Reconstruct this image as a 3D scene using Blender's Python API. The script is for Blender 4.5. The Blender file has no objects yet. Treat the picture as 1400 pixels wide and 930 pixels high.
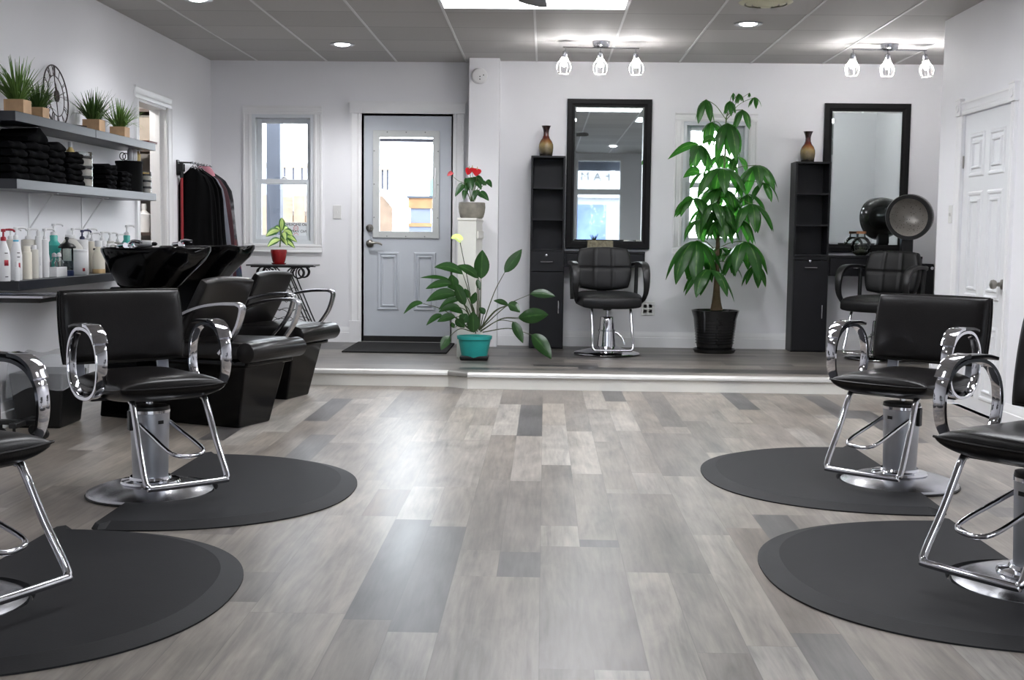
import bpy, bmesh, math, random
from math import pi, sin, cos, radians as R
from mathutils import Vector as V, Matrix as M4

random.seed(7)
scene = bpy.context.scene
COL = scene.collection

# ---------------------------------------------------------------- camera maths (room axes: x right, y into the room, z up)
F, CX, CY, HCAM = 1690.0, 700.0, 465.0, 1.075
_a, _b, _S = 745.0 - CX, 322.0 - CY, 0.012
AY = V((_a, _b, F)).normalized()
_t = -(_a*_a + _b*_b + F*F) / (_a + _b*_S)
AX = V((_a + _t, _b + _S*_t, F)).normalized()
if AX.x < 0: AX = -AX
AZ = AX.cross(AY)
if AZ.y > 0: AZ = -AZ
def at(px, py, X=None, Y=None, Z=None):
    c = V((px - CX, py - CY, F))
    r = V((AX.dot(c), AY.dot(c), AZ.dot(c)))
    k = X / r.x if X is not None else Y / r.y if Y is not None else (Z - HCAM) / r.z
    return V((r.x*k, r.y*k, r.z*k + HCAM))
cam_d = bpy.data.cameras.new('camera'); cam = bpy.data.objects.new('camera', cam_d); COL.objects.link(cam)
cam_d.sensor_width = 36; cam_d.lens = F / 1400 * 36; cam_d.clip_start = 0.05; cam_d.clip_end = 300
right = V((AX.x, AY.x, AZ.x)); down = V((AX.y, AY.y, AZ.y)); fwd = V((AX.z, AY.z, AZ.z))
m = M4.Identity(4)
for i in range(3):
    m[i][0], m[i][1], m[i][2] = right[i], -down[i], -fwd[i]
m[2][3] = HCAM
cam.matrix_world = m
scene.camera = cam

# ---------------------------------------------------------------- room dimensions
STEP = 0.115            # raised platform
CEIL = 2.56
XL, XR, XR2 = -2.93, 2.70, 3.36
YB = 10.75              # back wall (right of the column)
YBL = 10.85             # back wall left of the column
YF = -1.0               # street front
YS = 8.60               # platform edge

# ---------------------------------------------------------------- materials
def lin(c):
    return tuple(((x/255)/12.92 if x/255 <= .04045 else ((x/255 + .055)/1.055)**2.4) for x in c)
MATS = {}
def pm(name, rgb, rough=.5, metal=0.0, spec=.5, noise=None, bump=None, coat=0, emit=None, trans=0, alpha=1, ior=1.45, sub=None):
    if name in MATS: return MATS[name]
    mt = bpy.data.materials.new(name); mt.use_nodes = True
    nt = mt.node_tree; b = nt.nodes['Principled BSDF']
    col = (*lin(rgb), 1)
    b.inputs['Base Color'].default_value = col
    b.inputs['Roughness'].default_value = rough
    b.inputs['Metallic'].default_value = metal
    b.inputs['Specular IOR Level'].default_value = spec
    b.inputs['Coat Weight'].default_value = coat
    b.inputs['Coat Roughness'].default_value = .08
    b.inputs['Transmission Weight'].default_value = trans
    b.inputs['IOR'].default_value = ior
    b.inputs['Alpha'].default_value = alpha
    if emit:
        b.inputs['Emission Color'].default_value = (*lin(emit[0]), 1); b.inputs['Emission Strength'].default_value = emit[1]
    tc = nt.nodes.new('ShaderNodeTexCoord')
    if noise:
        n = nt.nodes.new('ShaderNodeTexNoise'); n.inputs['Scale'].default_value = noise[0]; n.inputs['Detail'].default_value = 4
        nt.links.new(tc.outputs['Object'], n.inputs['Vector'])
        rp = nt.nodes.new('ShaderNodeValToRGB')
        k = noise[1]
        rp.color_ramp.elements[0].position = .3; rp.color_ramp.elements[1].position = .7
        rp.color_ramp.elements[0].color = (*[x*(1-k) for x in col[:3]], 1)
        rp.color_ramp.elements[1].color = (*[min(1, x*(1+k)) for x in col[:3]], 1)
        nt.links.new(n.outputs['Fac'], rp.inputs['Fac']); nt.links.new(rp.outputs['Color'], b.inputs['Base Color'])
    if bump:
        n2 = nt.nodes.new('ShaderNodeTexNoise'); n2.inputs['Scale'].default_value = bump[0]; n2.inputs['Detail'].default_value = 3
        nt.links.new(tc.outputs['Object'], n2.inputs['Vector'])
        bp = nt.nodes.new('ShaderNodeBump'); bp.inputs['Strength'].default_value = bump[1]; bp.inputs['Distance'].default_value = .004
        nt.links.new(n2.outputs['Fac'], bp.inputs['Height']); nt.links.new(bp.outputs['Normal'], b.inputs['Normal'])
    MATS[name] = mt
    return mt
def ramp_z(name, stops, z0, z1, rough=.3, noise=.1, nscale=18, coat=.4):
    """glaze bands along an object's own height"""
    mt = bpy.data.materials.new(name); mt.use_nodes = True; nt = mt.node_tree; b = nt.nodes['Principled BSDF']
    b.inputs['Roughness'].default_value = rough; b.inputs['Coat Weight'].default_value = coat
    tc = nt.nodes.new('ShaderNodeTexCoord'); sx = nt.nodes.new('ShaderNodeSeparateXYZ'); nt.links.new(tc.outputs['Object'], sx.inputs[0])
    mr = nt.nodes.new('ShaderNodeMapRange'); mr.inputs['From Min'].default_value = z0; mr.inputs['From Max'].default_value = z1
    nt.links.new(sx.outputs['Z'], mr.inputs['Value'])
    n = nt.nodes.new('ShaderNodeTexNoise'); n.inputs['Scale'].default_value = nscale; nt.links.new(tc.outputs['Object'], n.inputs['Vector'])
    ma = nt.nodes.new('ShaderNodeMath'); ma.operation = 'MULTIPLY_ADD'; ma.inputs[1].default_value = noise
    nt.links.new(n.outputs['Fac'], ma.inputs[0]); nt.links.new(mr.outputs[0], ma.inputs[2])
    rp = nt.nodes.new('ShaderNodeValToRGB'); els = rp.color_ramp.elements
    while len(els) < len(stops): els.new(.5)
    for e, (p, c) in zip(els, stops): e.position = p; e.color = (*lin(c), 1)
    nt.links.new(ma.outputs[0], rp.inputs['Fac']); nt.links.new(rp.outputs['Color'], b.inputs['Base Color'])
    return mt
def thin_glass(name, tint=(1, 1, 1), refl=1.0):
    mt = bpy.data.materials.new(name); mt.use_nodes = True; nt = mt.node_tree
    nt.nodes.remove(nt.nodes['Principled BSDF']); out = nt.nodes['Material Output']
    tr = nt.nodes.new('ShaderNodeBsdfTransparent'); tr.inputs[0].default_value = (*tint, 1)
    gl = nt.nodes.new('ShaderNodeBsdfGlossy'); gl.inputs['Roughness'].default_value = .02
    fr = nt.nodes.new('ShaderNodeFresnel'); fr.inputs[0].default_value = 1.45
    mu = nt.nodes.new('ShaderNodeMath'); mu.operation = 'MULTIPLY'; mu.inputs[1].default_value = refl
    mx = nt.nodes.new('ShaderNodeMixShader')
    nt.links.new(fr.outputs[0], mu.inputs[0]); nt.links.new(mu.outputs[0], mx.inputs[0])
    nt.links.new(tr.outputs[0], mx.inputs[1]); nt.links.new(gl.outputs[0], mx.inputs[2]); nt.links.new(mx.outputs[0], out.inputs[0])
    return mt
def emat(name, rgb, s):
    return pm(name, rgb, emit=(rgb, s))

def plank_mat(name, axis, W, L, stops, rough=.34, seed=0.0, grain=1.0):
    mt = bpy.data.materials.new(name); mt.use_nodes = True; nt = mt.node_tree; N = nt.nodes; LK = nt.links; b = N['Principled BSDF']
    def math_(op, a, bb=None, c=None):
        n = N.new('ShaderNodeMath'); n.operation = op
        for i, x in enumerate((a, bb, c)):
            if x is None: continue
            if isinstance(x, (int, float)): n.inputs[i].default_value = x
            else: LK.new(x, n.inputs[i])
        return n.outputs[0]
    tc = N.new('ShaderNodeTexCoord'); sx = N.new('ShaderNodeSeparateXYZ'); LK.new(tc.outputs['Object'], sx.inputs[0])
    u, v = (sx.outputs['X'], sx.outputs['Y']) if axis == 'Y' else (sx.outputs['Y'], sx.outputs['X'])
    def cells(W, sd):
        row = math_('FLOOR', math_('DIVIDE', u, W))
        wn = N.new('ShaderNodeTexWhiteNoise'); wn.noise_dimensions = '1D'; LK.new(math_('ADD', row, sd + .37), wn.inputs['W'])
        vo = math_('ADD', v, math_('MULTIPLY', wn.outputs['Value'], L * 7.3))
        colm = math_('FLOOR', math_('DIVIDE', vo, L))
        cb = N.new('ShaderNodeCombineXYZ'); LK.new(row, cb.inputs[0]); LK.new(colm, cb.inputs[1]); cb.inputs[2].default_value = sd
        w2 = N.new('ShaderNodeTexWhiteNoise'); w2.noise_dimensions = '3D'; LK.new(cb.outputs[0], w2.inputs['Vector'])
        fu = math_('ABSOLUTE', math_('SUBTRACT', math_('FRACT', math_('DIVIDE', u, W)), .5)); fv = math_('ABSOLUTE', math_('SUBTRACT', math_('FRACT', math_('DIVIDE', vo, L)), .5))
        seam = math_('MAXIMUM', math_('GREATER_THAN', fu, .5 - .0014/W), math_('GREATER_THAN', fv, .5 - .0014/L))
        sp = N.new('ShaderNodeSeparateColor'); LK.new(w2.outputs['Color'], sp.inputs[0])
        return w2.outputs['Value'], sp.outputs['Blue'], seam
    vA, _, sA = cells(W, seed); vB, pick, sB = cells(W*2, seed + 5.0)
    use = math_('GREATER_THAN', pick, .62)
    def pickf(a, c): return math_('ADD', math_('MULTIPLY', a, math_('SUBTRACT', 1.0, use)), math_('MULTIPLY', c, use))
    rnd_ = pickf(vA, math_('ADD', math_('MULTIPLY', vB, .84), .16)); seam = math_('MAXIMUM', pickf(sA, sB), math_('MULTIPLY', sB, use))
    rp = N.new('ShaderNodeValToRGB'); rp.color_ramp.interpolation = 'LINEAR'; els = rp.color_ramp.elements
    while len(els) < len(stops): els.new(.5)
    for e, (p, c) in zip(els, stops): e.position = p; e.color = (*lin(c), 1)
    LK.new(rnd_, rp.inputs['Fac'])
    # grain: long noise along the plank, shifted per plank
    off = math_('MULTIPLY', rnd_, 37.0)
    cg = N.new('ShaderNodeCombineXYZ'); LK.new(math_('ADD', math_('MULTIPLY', u, 16.0), off), cg.inputs[0]); LK.new(math_('MULTIPLY', v, 1.6), cg.inputs[1]); LK.new(off, cg.inputs[2])
    ns = N.new('ShaderNodeTexNoise'); ns.inputs['Scale'].default_value = 1.0; ns.inputs['Detail'].default_value = 6; ns.inputs['Roughness'].default_value = .62; ns.inputs['Distortion'].default_value = .9
    LK.new(cg.outputs[0], ns.inputs['Vector'])
    cg2 = N.new('ShaderNodeCombineXYZ'); LK.new(math_('ADD', math_('MULTIPLY', u, 5.0), off), cg2.inputs[0]); LK.new(math_('MULTIPLY', v, 2.2), cg2.inputs[1])
    ns2 = N.new('ShaderNodeTexNoise'); ns2.inputs['Scale'].default_value = 1.0; ns2.inputs['Detail'].default_value = 4; ns2.inputs['Distortion'].default_value = 1.0
    LK.new(cg2.outputs[0], ns2.inputs['Vector'])
    g = math_('ADD', math_('MULTIPLY', math_('SUBTRACT', ns.outputs['Fac'], .5), .95*grain), math_('MULTIPLY', math_('SUBTRACT', ns2.outputs['Fac'], .5), .60*grain))
    g = math_('ADD', g, 1.0)
    cg3 = N.new('ShaderNodeCombineXYZ'); LK.new(math_('ADD', math_('MULTIPLY', u, 75.0), off), cg3.inputs[0]); LK.new(math_('MULTIPLY', v, 5.0), cg3.inputs[1])
    ns3 = N.new('ShaderNodeTexNoise'); ns3.inputs['Scale'].default_value = 1.0; ns3.inputs['Detail'].default_value = 3; LK.new(cg3.outputs[0], ns3.inputs['Vector'])
    g = math_('ADD', g, math_('MULTIPLY', math_('SUBTRACT', ns3.outputs['Fac'], .5), 0.42*grain))
    g = math_('MULTIPLY', g, math_('SUBTRACT', 1.0, math_('MULTIPLY', seam, .25)))
    mx = N.new('ShaderNodeVectorMath'); mx.operation = 'SCALE'; LK.new(rp.outputs['Color'], mx.inputs[0]); LK.new(g, mx.inputs['Scale'])
    LK.new(mx.outputs[0], b.inputs['Base Color'])
    LK.new(math_('ADD', math_('MULTIPLY', ns.outputs['Fac'], .12), rough - .06), b.inputs['Roughness'])
    b.inputs['Specular IOR Level'].default_value = .5
    bp = N.new('ShaderNodeBump'); bp.inputs['Strength'].default_value = .07; bp.inputs['Distance'].default_value = .003
    LK.new(ns.outputs['Fac'], bp.inputs['Height']); LK.new(bp.outputs['Normal'], b.inputs['Normal'])
    return mt

white_wall = pm('wall_paint', (231, 231, 234), .6, noise=(1.3, .02), bump=(60, .03))
white_trim = pm('white_trim', (230, 230, 231), .4, noise=(5, .012))
cream_trim = pm('cream_trim', (236, 234, 227), .42, noise=(4, .03))
door_grey = pm('door_grey', (192, 197, 204), .42, noise=(4, .02))
door_white = pm('door_white', (222, 223, 225), .35, noise=(4, .015))
leather = pm('black_leather', (17, 15, 15), .30, noise=(40, .15), bump=(180, .12), spec=.34)
leather2 = pm('black_vinyl', (15, 15, 16), .42, noise=(40, .12), bump=(160, .1), spec=.35)
gloss_black = pm('gloss_black', (5, 5, 6), .12, spec=.2, noise=(12, .1))
plastic_black = pm('plastic_black', (17, 17, 18), .38, noise=(30, .1))
lacquer = pm('shelf_black', (34, 36, 42), .36, noise=(6, .08))
cab_black = pm('cabinet_black', (21, 21, 24), .45, spec=.35, noise=(9, .12), bump=(90, .06))
frame_black = pm('mirror_frame_black', (13, 12, 13), .5, spec=.2, noise=(60, .2), bump=(120, .3))
iron = pm('black_iron', (30, 30, 31), .5, noise=(30, .15))
chrome = pm('chrome', (215, 215, 220), .07, 1.0, noise=(3, .02))
steel = pm('brushed_steel', (188, 188, 192), .24, 1.0, noise=(20, .06))
satin = pm('satin_silver', (176, 178, 184), .32, .75, noise=(10, .04))
grey_bar = pm('grey_steel_bar', (150, 152, 160), .4, .5, noise=(10, .05))
rubber = pm('mat_rubber', (30, 30, 32), .6, spec=.2, noise=(14, .07), bump=(200, .1))
rubber_dark = pm('rubber_dark', (18, 18, 18), .6, noise=(20, .1))
carpet = pm('doormat_black', (16, 16, 17), .95, noise=(90, .4), bump=(250, .6))
towel_mat = pm('black_towel', (6, 6, 8), .95, spec=.1, noise=(60, .3), bump=(200, .8))
cape_black = pm('cape_black', (5, 5, 6), .8, spec=.12, noise=(9, .25))
clear = thin_glass('clear_glass')
jar_glass = thin_glass('jar_glass', (.9, .93, .92), 1.3)
bag_mat = pm('clear_plastic_bag', (205, 208, 212), .25, alpha=.32, bump=(30, .5))

# ---------------------------------------------------------------- geometry helpers
def basis(d, up=V((0, 0, 1))):
    d = d.normalized()
    if abs(d.dot(up)) > .98: up = V((0, 1, 0))
    s = d.cross(up).normalized(); u = s.cross(d).normalized()
    return s, u
def cat(pts, n=6, closed=False):
    P = [V(p) for p in pts]; out = []; k = len(P)
    rng = range(k) if closed else range(k - 1)
    for i in rng:
        p0 = P[(i-1) % k] if closed or i > 0 else P[0]*2 - P[1]
        p1, p2 = P[i], P[(i+1) % k]
        p3 = P[(i+2) % k] if closed or i + 2 < k else P[-1]*2 - P[-2]
        for j in range(n):
            t = j/n
            out.append(.5*((2*p1) + (-p0 + p2)*t + (2*p0 - 5*p1 + 4*p2 - p3)*t*t + (-p0 + 3*p1 - 3*p2 + p3)*t**3))
    if not closed: out.append(P[-1])
    return out
class MB:
    def __init__(s): s.bm = bmesh.new()
    def box(s, x0, x1, y0, y1, z0, z1, mx=None):
        vs = [V((x, y, z)) for x in (x0, x1) for y in (y0, y1) for z in (z0, z1)]
        if mx is not None: vs = [mx @ v for v in vs]
        v = [s.bm.verts.new(p) for p in vs]
        for f in ((0,1,3,2), (4,6,7,5), (0,4,5,1), (2,3,7,6), (0,2,6,4), (1,5,7,3)): s.bm.faces.new([v[i] for i in f])
        return s
    def taper(s, b, t, z0, z1, mx=None):
        """b,t = (x0,x1,y0,y1) bottom/top rectangles"""
        vs = [V((b[i], b[j], z0)) for i, j in ((0,2), (1,2), (1,3), (0,3))] + [V((t[i], t[j], z1)) for i, j in ((0,2), (1,2), (1,3), (0,3))]
        if mx is not None: vs = [mx @ v for v in vs]
        v = [s.bm.verts.new(p) for p in vs]
        for f in ((3,2,1,0), (4,5,6,7), (0,1,5,4), (1,2,6,5), (2,3,7,6), (3,0,4,7)): s.bm.faces.new([v[i] for i in f])
        return s
    def ring_loft(s, rings, closed_u=True, cap0=True, cap1=True, loop=False):
        vr = [[s.bm.verts.new(p) for p in r] for r in rings]; n = len(vr[0])
        seq = list(zip(vr, vr[1:])) + ([(vr[-1], vr[0])] if loop else [])
        for a, b in seq:
            for i in range(n if closed_u else n - 1):
                j = (i+1) % n
                try: s.bm.faces.new((a[i], a[j], b[j], b[i]))
                except ValueError: pass
        if not loop and closed_u:
            if cap0 and n > 2: s.bm.faces.new(list(reversed(vr[0])))
            if cap1 and n > 2: s.bm.faces.new(vr[-1])
        return s
    def tube(s, pts, r, seg=8, closed=False, flat=None):
        P = [V(p) for p in pts]; k = len(P)
        rs = r if isinstance(r, (list, tuple)) else [r]*k
        rings = []; u = None
        for i in range(k):
            a = P[(i-1) % k] if closed or i > 0 else P[i]; b = P[(i+1) % k] if closed or i < k-1 else P[i]
            d = (b - a).normalized()
            if u is None: sd, u = basis(d)
            else:
                u = (u - d*u.dot(d)); u = u.normalized() if u.length > 1e-6 else basis(d)[1]
                sd = d.cross(u).normalized()
            rings.append([P[i] + (sd*cos(2*pi*j/seg) + u*sin(2*pi*j/seg))*rs[i] for j in range(seg)])
        return s.ring_loft(rings, loop=closed)
    def ribbon(s, pts, axis, w, t, closed=False):
        """flat band: width w along axis, thickness t"""
        P = [V(p) for p in pts]; k = len(P); ax = V(axis).normalized(); rings = []
        ws = w if isinstance(w, (list, tuple)) else [w]*k
        for i in range(k):
            a = P[(i-1) % k] if closed or i > 0 else P[i]; b = P[(i+1) % k] if closed or i < k-1 else P[i]
            n = (b - a).normalized().cross(ax).normalized(); hw = ax*ws[i]/2; ht = n*t/2
            e = .78
            rings.append([P[i]-hw-ht*e, P[i]-hw*e-ht, P[i]+hw*e-ht, P[i]+hw-ht*e, P[i]+hw+ht*e, P[i]+hw*e+ht, P[i]-hw*e+ht, P[i]-hw+ht*e])
        return s.ring_loft(rings, loop=closed)
    def lathe(s, prof, c=(0, 0, 0), seg=28, mx=None, cap0=True, cap1=True, sx=1, sy=1, mod=None):
        c = V(c); rings = []
        for r, z in prof:
            ring = []
            for j in range(seg):
                a = 2*pi*j/seg; rr = max(r, 1e-5)*(mod(a, z) if mod else 1)
                p = V((rr*cos(a)*sx, rr*sin(a)*sy, z))
                ring.append((mx @ p if mx is not None else p) + c)
            rings.append(ring)
        return s.ring_loft(rings, cap0=cap0, cap1=cap1)
    def prism(s, poly, z0, z1, mx=None):
        a = [V((p[0], p[1], z0)) for p in poly]; b = [V((p[0], p[1], z1)) for p in poly]
        if mx is not None: a = [mx @ p for p in a]; b = [mx @ p for p in b]
        return s.ring_loft([a, b])
    def pad(s, w, d, h, n=22, a=4.0, b=.42, edge=.12, rnd=.1, fn=None, thick=None):
        """cushion in x(w) y(d), thickness z; fn maps the local point; thick(u,v) scales the swelling"""
        def plan(u, v):
            # round the corners of the outline
            if rnd <= 0: return u*w/2, v*d/2
            mm = max(abs(u), abs(v)); 
            if mm < 1e-6: return 0, 0
            pu = u*math.sqrt(1 - rnd*2*v*v/2*mm*mm); pv = v*math.sqrt(1 - rnd*2*u*u/2*mm*mm)
            return pu*w/2, pv*d/2
        top, bot = [], []
        for i in range(n+1):
            rt, rb = [], []
            for j in range(n+1):
                u, v = sin((2*i/n-1)*pi/2*.92)/sin(pi/2*.92), sin((2*j/n-1)*pi/2*.92)/sin(pi/2*.92)
                sw = (max(0, 1-abs(u)**a)*max(0, 1-abs(v)**a))**b
                if thick: sw *= thick(u, v)
                z = h/2*(edge + (1-edge)*sw)
                x, y = plan(u, v)
                for L, zz in ((rt, z), (rb, -z)):
                    p = V((x, y, zz)); L.append(s.bm.verts.new(fn(p) if fn else p))
            top.append(rt); bot.append(rb)
        for i in range(n):
            for j in range(n):
                s.bm.faces.new((top[i][j], top[i+1][j], top[i+1][j+1], top[i][j+1]))
                s.bm.faces.new((bot[i][j], bot[i][j+1], bot[i+1][j+1], bot[i+1][j]))
        e = [(i, 0) for i in range(n)] + [(n, j) for j in range(n)] + [(i, n) for i in range(n, 0, -1)] + [(0, j) for j in range(n, 0, -1)]
        for k in range(len(e)):
            (i, j), (p, q) = e[k], e[(k+1) % len(e)]
            s.bm.faces.new((top[i][j], bot[i][j], bot[p][q], top[p][q]))
        return s
    def outline(s, w, d, rnd, z, k=96):
        pts = []
        for q in range(k):
            t = 2*pi*q/k; c, sn = cos(t), sin(t); mm = max(abs(c), abs(sn)); u, v = c/mm, sn/mm
            pts.append(V((u*math.sqrt(1-rnd*v*v)*w/2, v*math.sqrt(1-rnd*u*u)*d/2, z)))
        return pts
    def leaf(s, base, d, L, W, droop=.6, side=None, n=7, fold=.18, wave=0, t0=.0, shape='leaf'):
        """a blade that leaves base along d and bends down; folded along its midrib"""
        p = V(base); d = V(d).normalized(); P = [p.copy()]; D = [d.copy()]
        for i in range(n):
            p = p + d*(L/n); d = (d + V((0, 0, -1))*(droop/n)).normalized(); P.append(p.copy()); D.append(d.copy())
        return s.leaf_path(P, W, side=side, fold=fold, wave=wave, shape=shape)
    def leaf_path(s, P, W, side=None, fold=.18, wave=0, shape='leaf', ymax=None):
        n = len(P)-1; rows = []; uvl = s.bm.loops.layers.uv.verify()
        for i in range(n+1):
            t = i/n; p = V(P[i]); d = (V(P[min(i+1, n)]) - V(P[max(i-1, 0)])).normalized()
            sd = d.cross(V((0, 0, 1))) if side is None else V(side)
            sd = sd - d*sd.dot(d)
            if sd.length < 1e-4: sd = d.cross(V((0, 1, 0)))
            sd.normalize(); up = sd.cross(d).normalized()
            if shape == 'leaf': w = W/2*max(.03, sin(pi*min(1, t**.85))**.8)
            elif shape == 'blade': w = W/2*(1 - t**2.2) + .0006
            elif shape == 'heart': w = W/2*max(.02, sin(pi*min(1, (t*.93+.07)**.60))**.7)
            else: w = W/2*max(.03, sin(pi*t**.62)**.9)
            wv = up*(wave*sin(t*14))*W
            rw = [p - sd*w + up*(fold*w) + wv, p - sd*w*.5 + up*(fold*w*.4), p.copy(), p + sd*w*.5 + up*(fold*w*.4), p + sd*w + up*(fold*w) - wv]
            if ymax is not None:
                for q in rw:
                    if q.y > ymax - .04: q.y = ymax - .04 + .04*(1 - math.exp(-(q.y - ymax + .04)/.04))
            rows.append([s.bm.verts.new(q) for q in rw])
        for i in range(n):
            for j in range(4):
                f = s.bm.faces.new((rows[i][j], rows[i][j+1], rows[i+1][j+1], rows[i+1][j]))
                for lp, (a, b_) in zip(f.loops, ((i, j), (i, j+1), (i+1, j+1), (i+1, j))): lp[uvl].uv = (b_/4, a/n)
        return s
    def build(s, name, mat, parent=None, smooth=35, bevel=0, seg=2, loc=None, rot=None, recalc=True, solid=0):
        if recalc: bmesh.ops.recalc_face_normals(s.bm, faces=s.bm.faces)
        me = bpy.data.meshes.new(name); s.bm.to_mesh(me); s.bm.free()
        me.materials.append(mat)
        if smooth:
            me.polygons.foreach_set('use_smooth', [True]*len(me.polygons))
            me.set_sharp_from_angle(angle=R(smooth))
        o = bpy.data.objects.new(name, me); COL.objects.link(o)
        if parent is not None: o.parent = parent
        if loc is not None: o.location = loc
        if rot is not None: o.rotation_euler = rot
        if solid:
            md = o.modifiers.new('solid', 'SOLIDIFY'); md.thickness = solid; md.offset = 0
        if bevel:
            md = o.modifiers.new('bevel', 'BEVEL'); md.width = bevel; md.segments = seg; md.limit_method = 'ANGLE'; md.angle_limit = R(40)
            md.harden_normals = False
        return o
def thing(name, label, cat_, loc=(0, 0, 0), rz=0, group=None):
    o = bpy.data.objects.new(name, None); o.empty_display_size = .1; COL.objects.link(o)
    o.location = loc; o.rotation_euler = (0, 0, rz)
    return tag(o, label, cat_, group)
def tag(o, label, cat_, group=None):
    o['label'] = label; o['category'] = cat_
    if group: o['group'] = group
    return o
def struct(o, label=None):
    o['kind'] = 'structure'
    if label: o['label'] = label
    return o
def dup(root, loc, rz=None, label=None, group=None):
    r = root.copy(); COL.objects.link(r); r.location = loc
    if rz is not None: r.rotation_euler = (0, 0, rz)
    if label: r['label'] = label
    if group: r['group'] = group
    for ch in list(root.children):
        c = ch.copy(); COL.objects.link(c); c.parent = r
        for g in list(ch.children):
            d = g.copy(); COL.objects.link(d); d.parent = c
    return r
def text_obj(name, body, size, mat, mx, parent=None, extrude=.001):
    cu = bpy.data.curves.new(name, 'FONT'); cu.body = body; cu.size = size; cu.align_x = 'CENTER'; cu.align_y = 'CENTER'; cu.extrude = extrude
    cu.materials.append(mat); tmp = bpy.data.objects.new('tmp', cu); COL.objects.link(tmp); me = bpy.data.meshes.new_from_object(tmp.evaluated_get(bpy.context.evaluated_depsgraph_get())); bpy.data.objects.remove(tmp); o = bpy.data.objects.new(name, me); COL.objects.link(o)
    if parent is not None: o.parent = parent
    o.matrix_local = mx
    return o
def light(name, kind, loc, energy, color=(1, 1, 1), size=.1, rot=None, **kw):
    ld = bpy.data.lights.new(name, kind); ld.energy = energy; ld.color = color
    if kind == 'AREA': ld.shape = 'RECTANGLE'; ld.size, ld.size_y = size
    elif kind in ('POINT', 'SPOT'): ld.shadow_soft_size = size
    for k, v in kw.items(): setattr(ld, k, v)
    o = bpy.data.objects.new(name, ld); COL.objects.link(o); o.location = loc
    if rot: o.rotation_euler = rot
    return o
# ================================================================ SETTING
floor_stops = [(0, (82, 80, 80)), (.09, (92, 89, 87)), (.14, (110, 104, 98)), (.36, (121, 113, 104)), (.55, (131, 124, 116)), (.75, (140, 132, 122)), (.9, (151, 146, 139)), (1, (108, 96, 86))]
plat_stops = [(0, (52, 51, 51)), (.3, (78, 75, 73)), (.6, (100, 96, 91)), (.85, (122, 116, 109)), (1, (66, 62, 60))]
m_floor = plank_mat('plank_floor', 'Y', .137, 1.22, floor_stops, rough=.33, seed=11.0, grain=1.7)
m_plat = plank_mat('plank_platform', 'X', .137, 1.22, plat_stops, rough=.38, seed=9.0, grain=1.8)
struct(MB().box(XL-.2, XR+.7, YF-.3, YBL+.3, -.12, 0).build('floor', m_floor, smooth=0))
pA, pB, pC, pD = at(424, 527.6, Z=0), at(613, 528.4, Z=0), at(639, 532.2, Z=0), at(1130, 539, Z=0)
yA, yC = 8.655, 8.555
edge = [(XL, yA), (pB.x, yA), (pC.x, yC), (XR2+.0, yC)]
def shift(e, d): return [(x, y + d) for x, y in e]
struct(MB().prism(shift(edge, .015) + [(XR2, YB+.1), (XL, YB+.1)], 0, STEP-.018).build('platform_floor', cream_trim, smooth=0))
wood_poly = shift(edge, .035) + [(XR2, YB+.12), (XL, YB+.12)]
struct(MB().prism(wood_poly, STEP-.018, STEP).build('platform_floor_planks', m_plat, smooth=0))
nose = pm('nosing_metal', (206, 204, 200), .3, .35, noise=(12, .03)); nose_g = pm('nosing_grey', (120, 118, 114), .4, noise=(14, .1))
def nosing(n, p, q, mt):
    a, b = V((*p, 0)), V((*q, 0)); d = (b-a).normalized(); nrm = V((d.y, -d.x, 0))
    prof = [(.04, .001), (.012, .003), (.0, .0), (-.008, -.008), (-.008, -.03), (.0, -.034), (.02, -.034), (.02, -.016), (.04, -.016)]
    rings = [[pt - nrm*u + V((0, 0, STEP+z)) for u, z in prof] for pt in (a, b)]
    m = MB(); m.ring_loft(rings); struct(m.build(n, mt, smooth=50))
nosing('trim_1', edge[0], edge[1], nose); nosing('trim_2', edge[1], edge[2], nose_g); nosing('trim_3', edge[2], edge[3], nose)

def wall_with_holes(name, fixed, axis, a0, a1, z0, z1, th, holes, mat=white_wall):
    """axis 'x': wall in the x-z plane at y=fixed..fixed+th; axis 'y': in the y-z plane at x=fixed..fixed+th"""
    mb = MB(); cuts = sorted({a0, a1, *[h[0] for h in holes], *[h[1] for h in holes]})
    for c0, c1 in zip(cuts, cuts[1:]):
        mid = (c0+c1)/2; hs = sorted([(h[2], h[3]) for h in holes if h[0] < mid < h[1]]); z = z0; spans = []
        for h0, h1 in hs:
            if h0 > z: spans.append((z, h0))
            z = h1
        if z < z1: spans.append((z, z1))
        for s0, s1 in spans:
            if axis == 'x': mb.box(c0, c1, fixed, fixed+th, s0, s1)
            else: mb.box(fixed, fixed+th, c0, c1, s0, s1)
    bmesh.ops.remove_doubles(mb.bm, verts=mb.bm.verts, dist=1e-5)
    return struct(mb.build(name, mat, smooth=0))
# openings measured on the back wall
def rect(px0, py0, px1, py1, Y):
    a, b = at(px0, py0, Y=Y), at(px1, py1, Y=Y); return a.x, b.x, b.z, a.z
W1 = rect(344, 156, 429, 334, YBL)
W2 = rect(935, 166, 1019, 338, YB)
d0, d1 = at(496.5, 157, Y=YBL), at(618, 158, Y=YBL)
D1 = (d0.x, d1.x, STEP, d0.z)
colx0, colx1 = at(639.5, 300, Y=10.57).x, at(681, 300, Y=10.57).x
wall_with_holes('wall_back_left', YBL, 'x', XL-.13, colx0+.02, -.02, CEIL+.05, .14, [W1, D1])
wall_with_holes('wall_back', YB, 'x', colx0, XR2+.13, -.02, CEIL+.05, .14, [W2])
struct(MB().box(colx0, colx1, 10.57, YB+.2, STEP, CEIL+.02).build('wall_column', white_wall, bevel=.004))
yd0, yd1 = at(188, 140, X=XL).y, at(228, 140, X=XL).y
zd = at(188, 134, X=XL).z
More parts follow.
